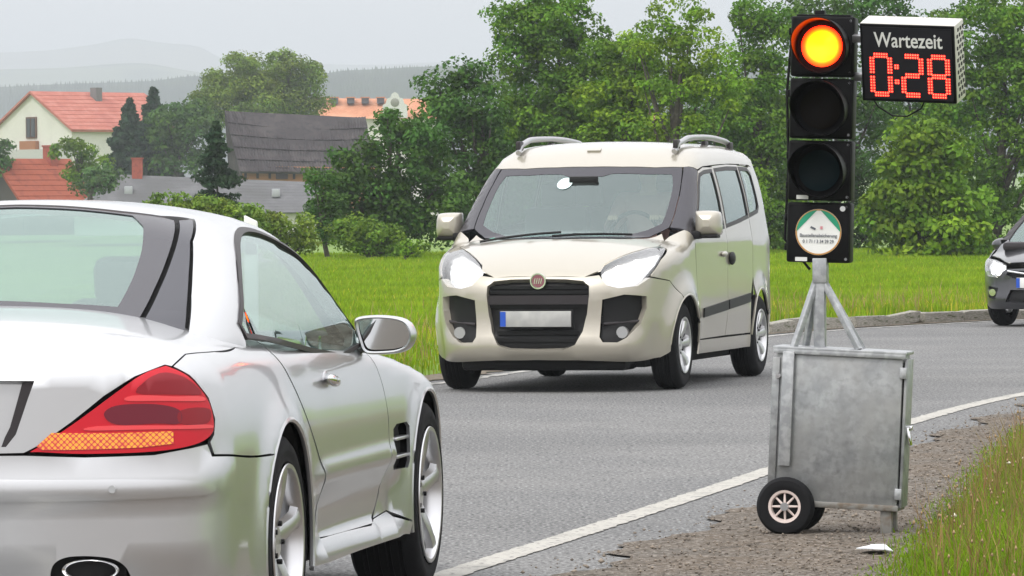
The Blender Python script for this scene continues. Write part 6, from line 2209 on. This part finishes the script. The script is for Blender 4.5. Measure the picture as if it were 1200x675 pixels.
# ------------------------------------------------------------------ hills, far woods, air
def ridge(name, D, prof, depth, m, jag=0., seed=0, base=-5., step=6.):
    """hill whose skyline follows photo pixels prof at distance D"""
    xs = np.arange(prof[0][0], prof[-1][0], step)
    ys = itp(xs, prof)
    g = np.random.default_rng(seed)
    if jag: ys = ys - np.abs(g.standard_normal(len(xs))) * jag + jag * .6
    top = np.array([tuple(at(x, y, D)) for x, y in zip(xs, ys)])
    n = len(xs)
    rows = []
    for f, dz in ((-1., 0.), (-.7, .25), (-.4, .6), (-.15, .92), (0, 1.), (.5, .7), (1., 0.)):
        r = top.copy()
        r[:, 1] = D + f * depth
        r[:, 0] *= r[:, 1] / D
        r[:, 2] = base + (top[:, 2] - base) * dz + (g.standard_normal(n) * jag * D / 6001 * .5 if jag and abs(f) > 0 and dz > 0 else 0)
        rows.append(r)
    V = np.concatenate(rows)
    i = (np.arange(len(rows) - 1)[:, None] * n + np.arange(n - 1)[None]).ravel()
    F = np.stack([i, i + 1, i + n + 1, i + n], 1)
    o = fastmesh(name, V, F, m, smooth=not jag)
    return meta(o, kind='structure')


def build_far():
    wood = mat('far_wood', (.030, .050, .030), .95, noise=[(.05, 4, (.045, .07, .035), .45, .6)])
    field = mat('far_fields', (.10, .13, .06), .95, noise=[(.006, 3, (.05, .08, .04), .47, .53), (.003, 2, (.15, .15, .09), .5, .55)])
    ridge('hill', 7600, [(-900, 60), (-200, 66), (40, 60), (110, 52), (150, 45), (190, 50), (230, 54), (262, 68), (330, 72), (420, 76), (560, 70), (700, 62), (900, 55), (1300, 60), (2200, 70)], 900, field, 0, 1, 5, 8)
    ridge('hill', 5000, [(-900, 86), (-200, 84), (60, 80), (160, 74), (230, 84), (330, 94), (520, 96), (800, 84), (1300, 84), (2200, 90)], 500, field, 0, 2, 5, 8)
    # far forests: individual tree tops on a ridge, one mass each
    for (D, prof, seed, x0, x1) in ((2700, [(-60, 99), (0, 97), (60, 94), (120, 92), (175, 90), (230, 84), (300, 94), (380, 92)], 5, -60, 380),
                                   (2300, [(370, 84), (400, 78), (440, 76), (500, 73), (560, 72), (620, 78), (760, 70), (900, 74), (1100, 76), (1260, 74)], 6, 370, 1260)):
        ridge('forest_hill', D, [(p[0], p[1] + 5) for p in prof], 160, wood, 0, seed, 2, 8)
        g = np.random.default_rng(seed)
        V, F = [], []
        k = 0
        for row in range(6):
            DD = D - 30 - row * 36
            for x in np.arange(x0, x1, 2.6):
                px = x + g.uniform(-1.5, 1.5)
                py = float(itp(np.array([px]), prof)[0]) + 2 + row * 4.5 + g.normal(0, .8)
                p = at(px, py, DD)
                hgt, wd = g.uniform(14, 24), g.uniform(3, 5.5)
                for q in range(6):
                    a = q * PI / 3
                    V.append((p.x + wd * math.cos(a), p.y + wd * math.sin(a), p.z - hgt))
                V.append((p.x, p.y, p.z))
                F += [(k + q, k + (q + 1) % 6, k + 6) for q in range(6)]
                k += 7
        meta(fastmesh('far_forest', np.array(V), np.array(F), wood), kind='stuff')
    # the air: one closed box of even haze round everything
    x, y0, y1, z0, z1 = 4200, -60, 9500, -8, 300
    V = [(-x, y0, z0), (x, y0, z0), (x, y1, z0), (-x, y1, z0), (-x, y0, z1), (x, y0, z1), (x, y1, z1), (-x, y1, z1)]
    F = [(3, 2, 1, 0), (4, 5, 6, 7), (0, 1, 5, 4), (1, 2, 6, 5), (2, 3, 7, 6), (3, 0, 4, 7)]
    m = bpy.data.materials.new('haze')
    m.use_nodes = True
    nt = m.node_tree
    nt.nodes.clear()
    ou = nt.nodes.new('ShaderNodeOutputMaterial')
    pv = nt.nodes.new('ShaderNodeVolumePrincipled')
    pv.inputs['Color'].default_value = (.83, .89, .93, 1)
    pv.inputs['Density'].default_value = .00034
    pv.inputs['Anisotropy'].default_value = .0
    nt.links.new(pv.outputs[0], ou.inputs['Volume'])
    meta(meshobj('haze', V, F, m), kind='stuff')
build_ground()
build_far()
build_village()
build_trees()
build_signal()
build_van()
build_hatchback()
build_roadster()
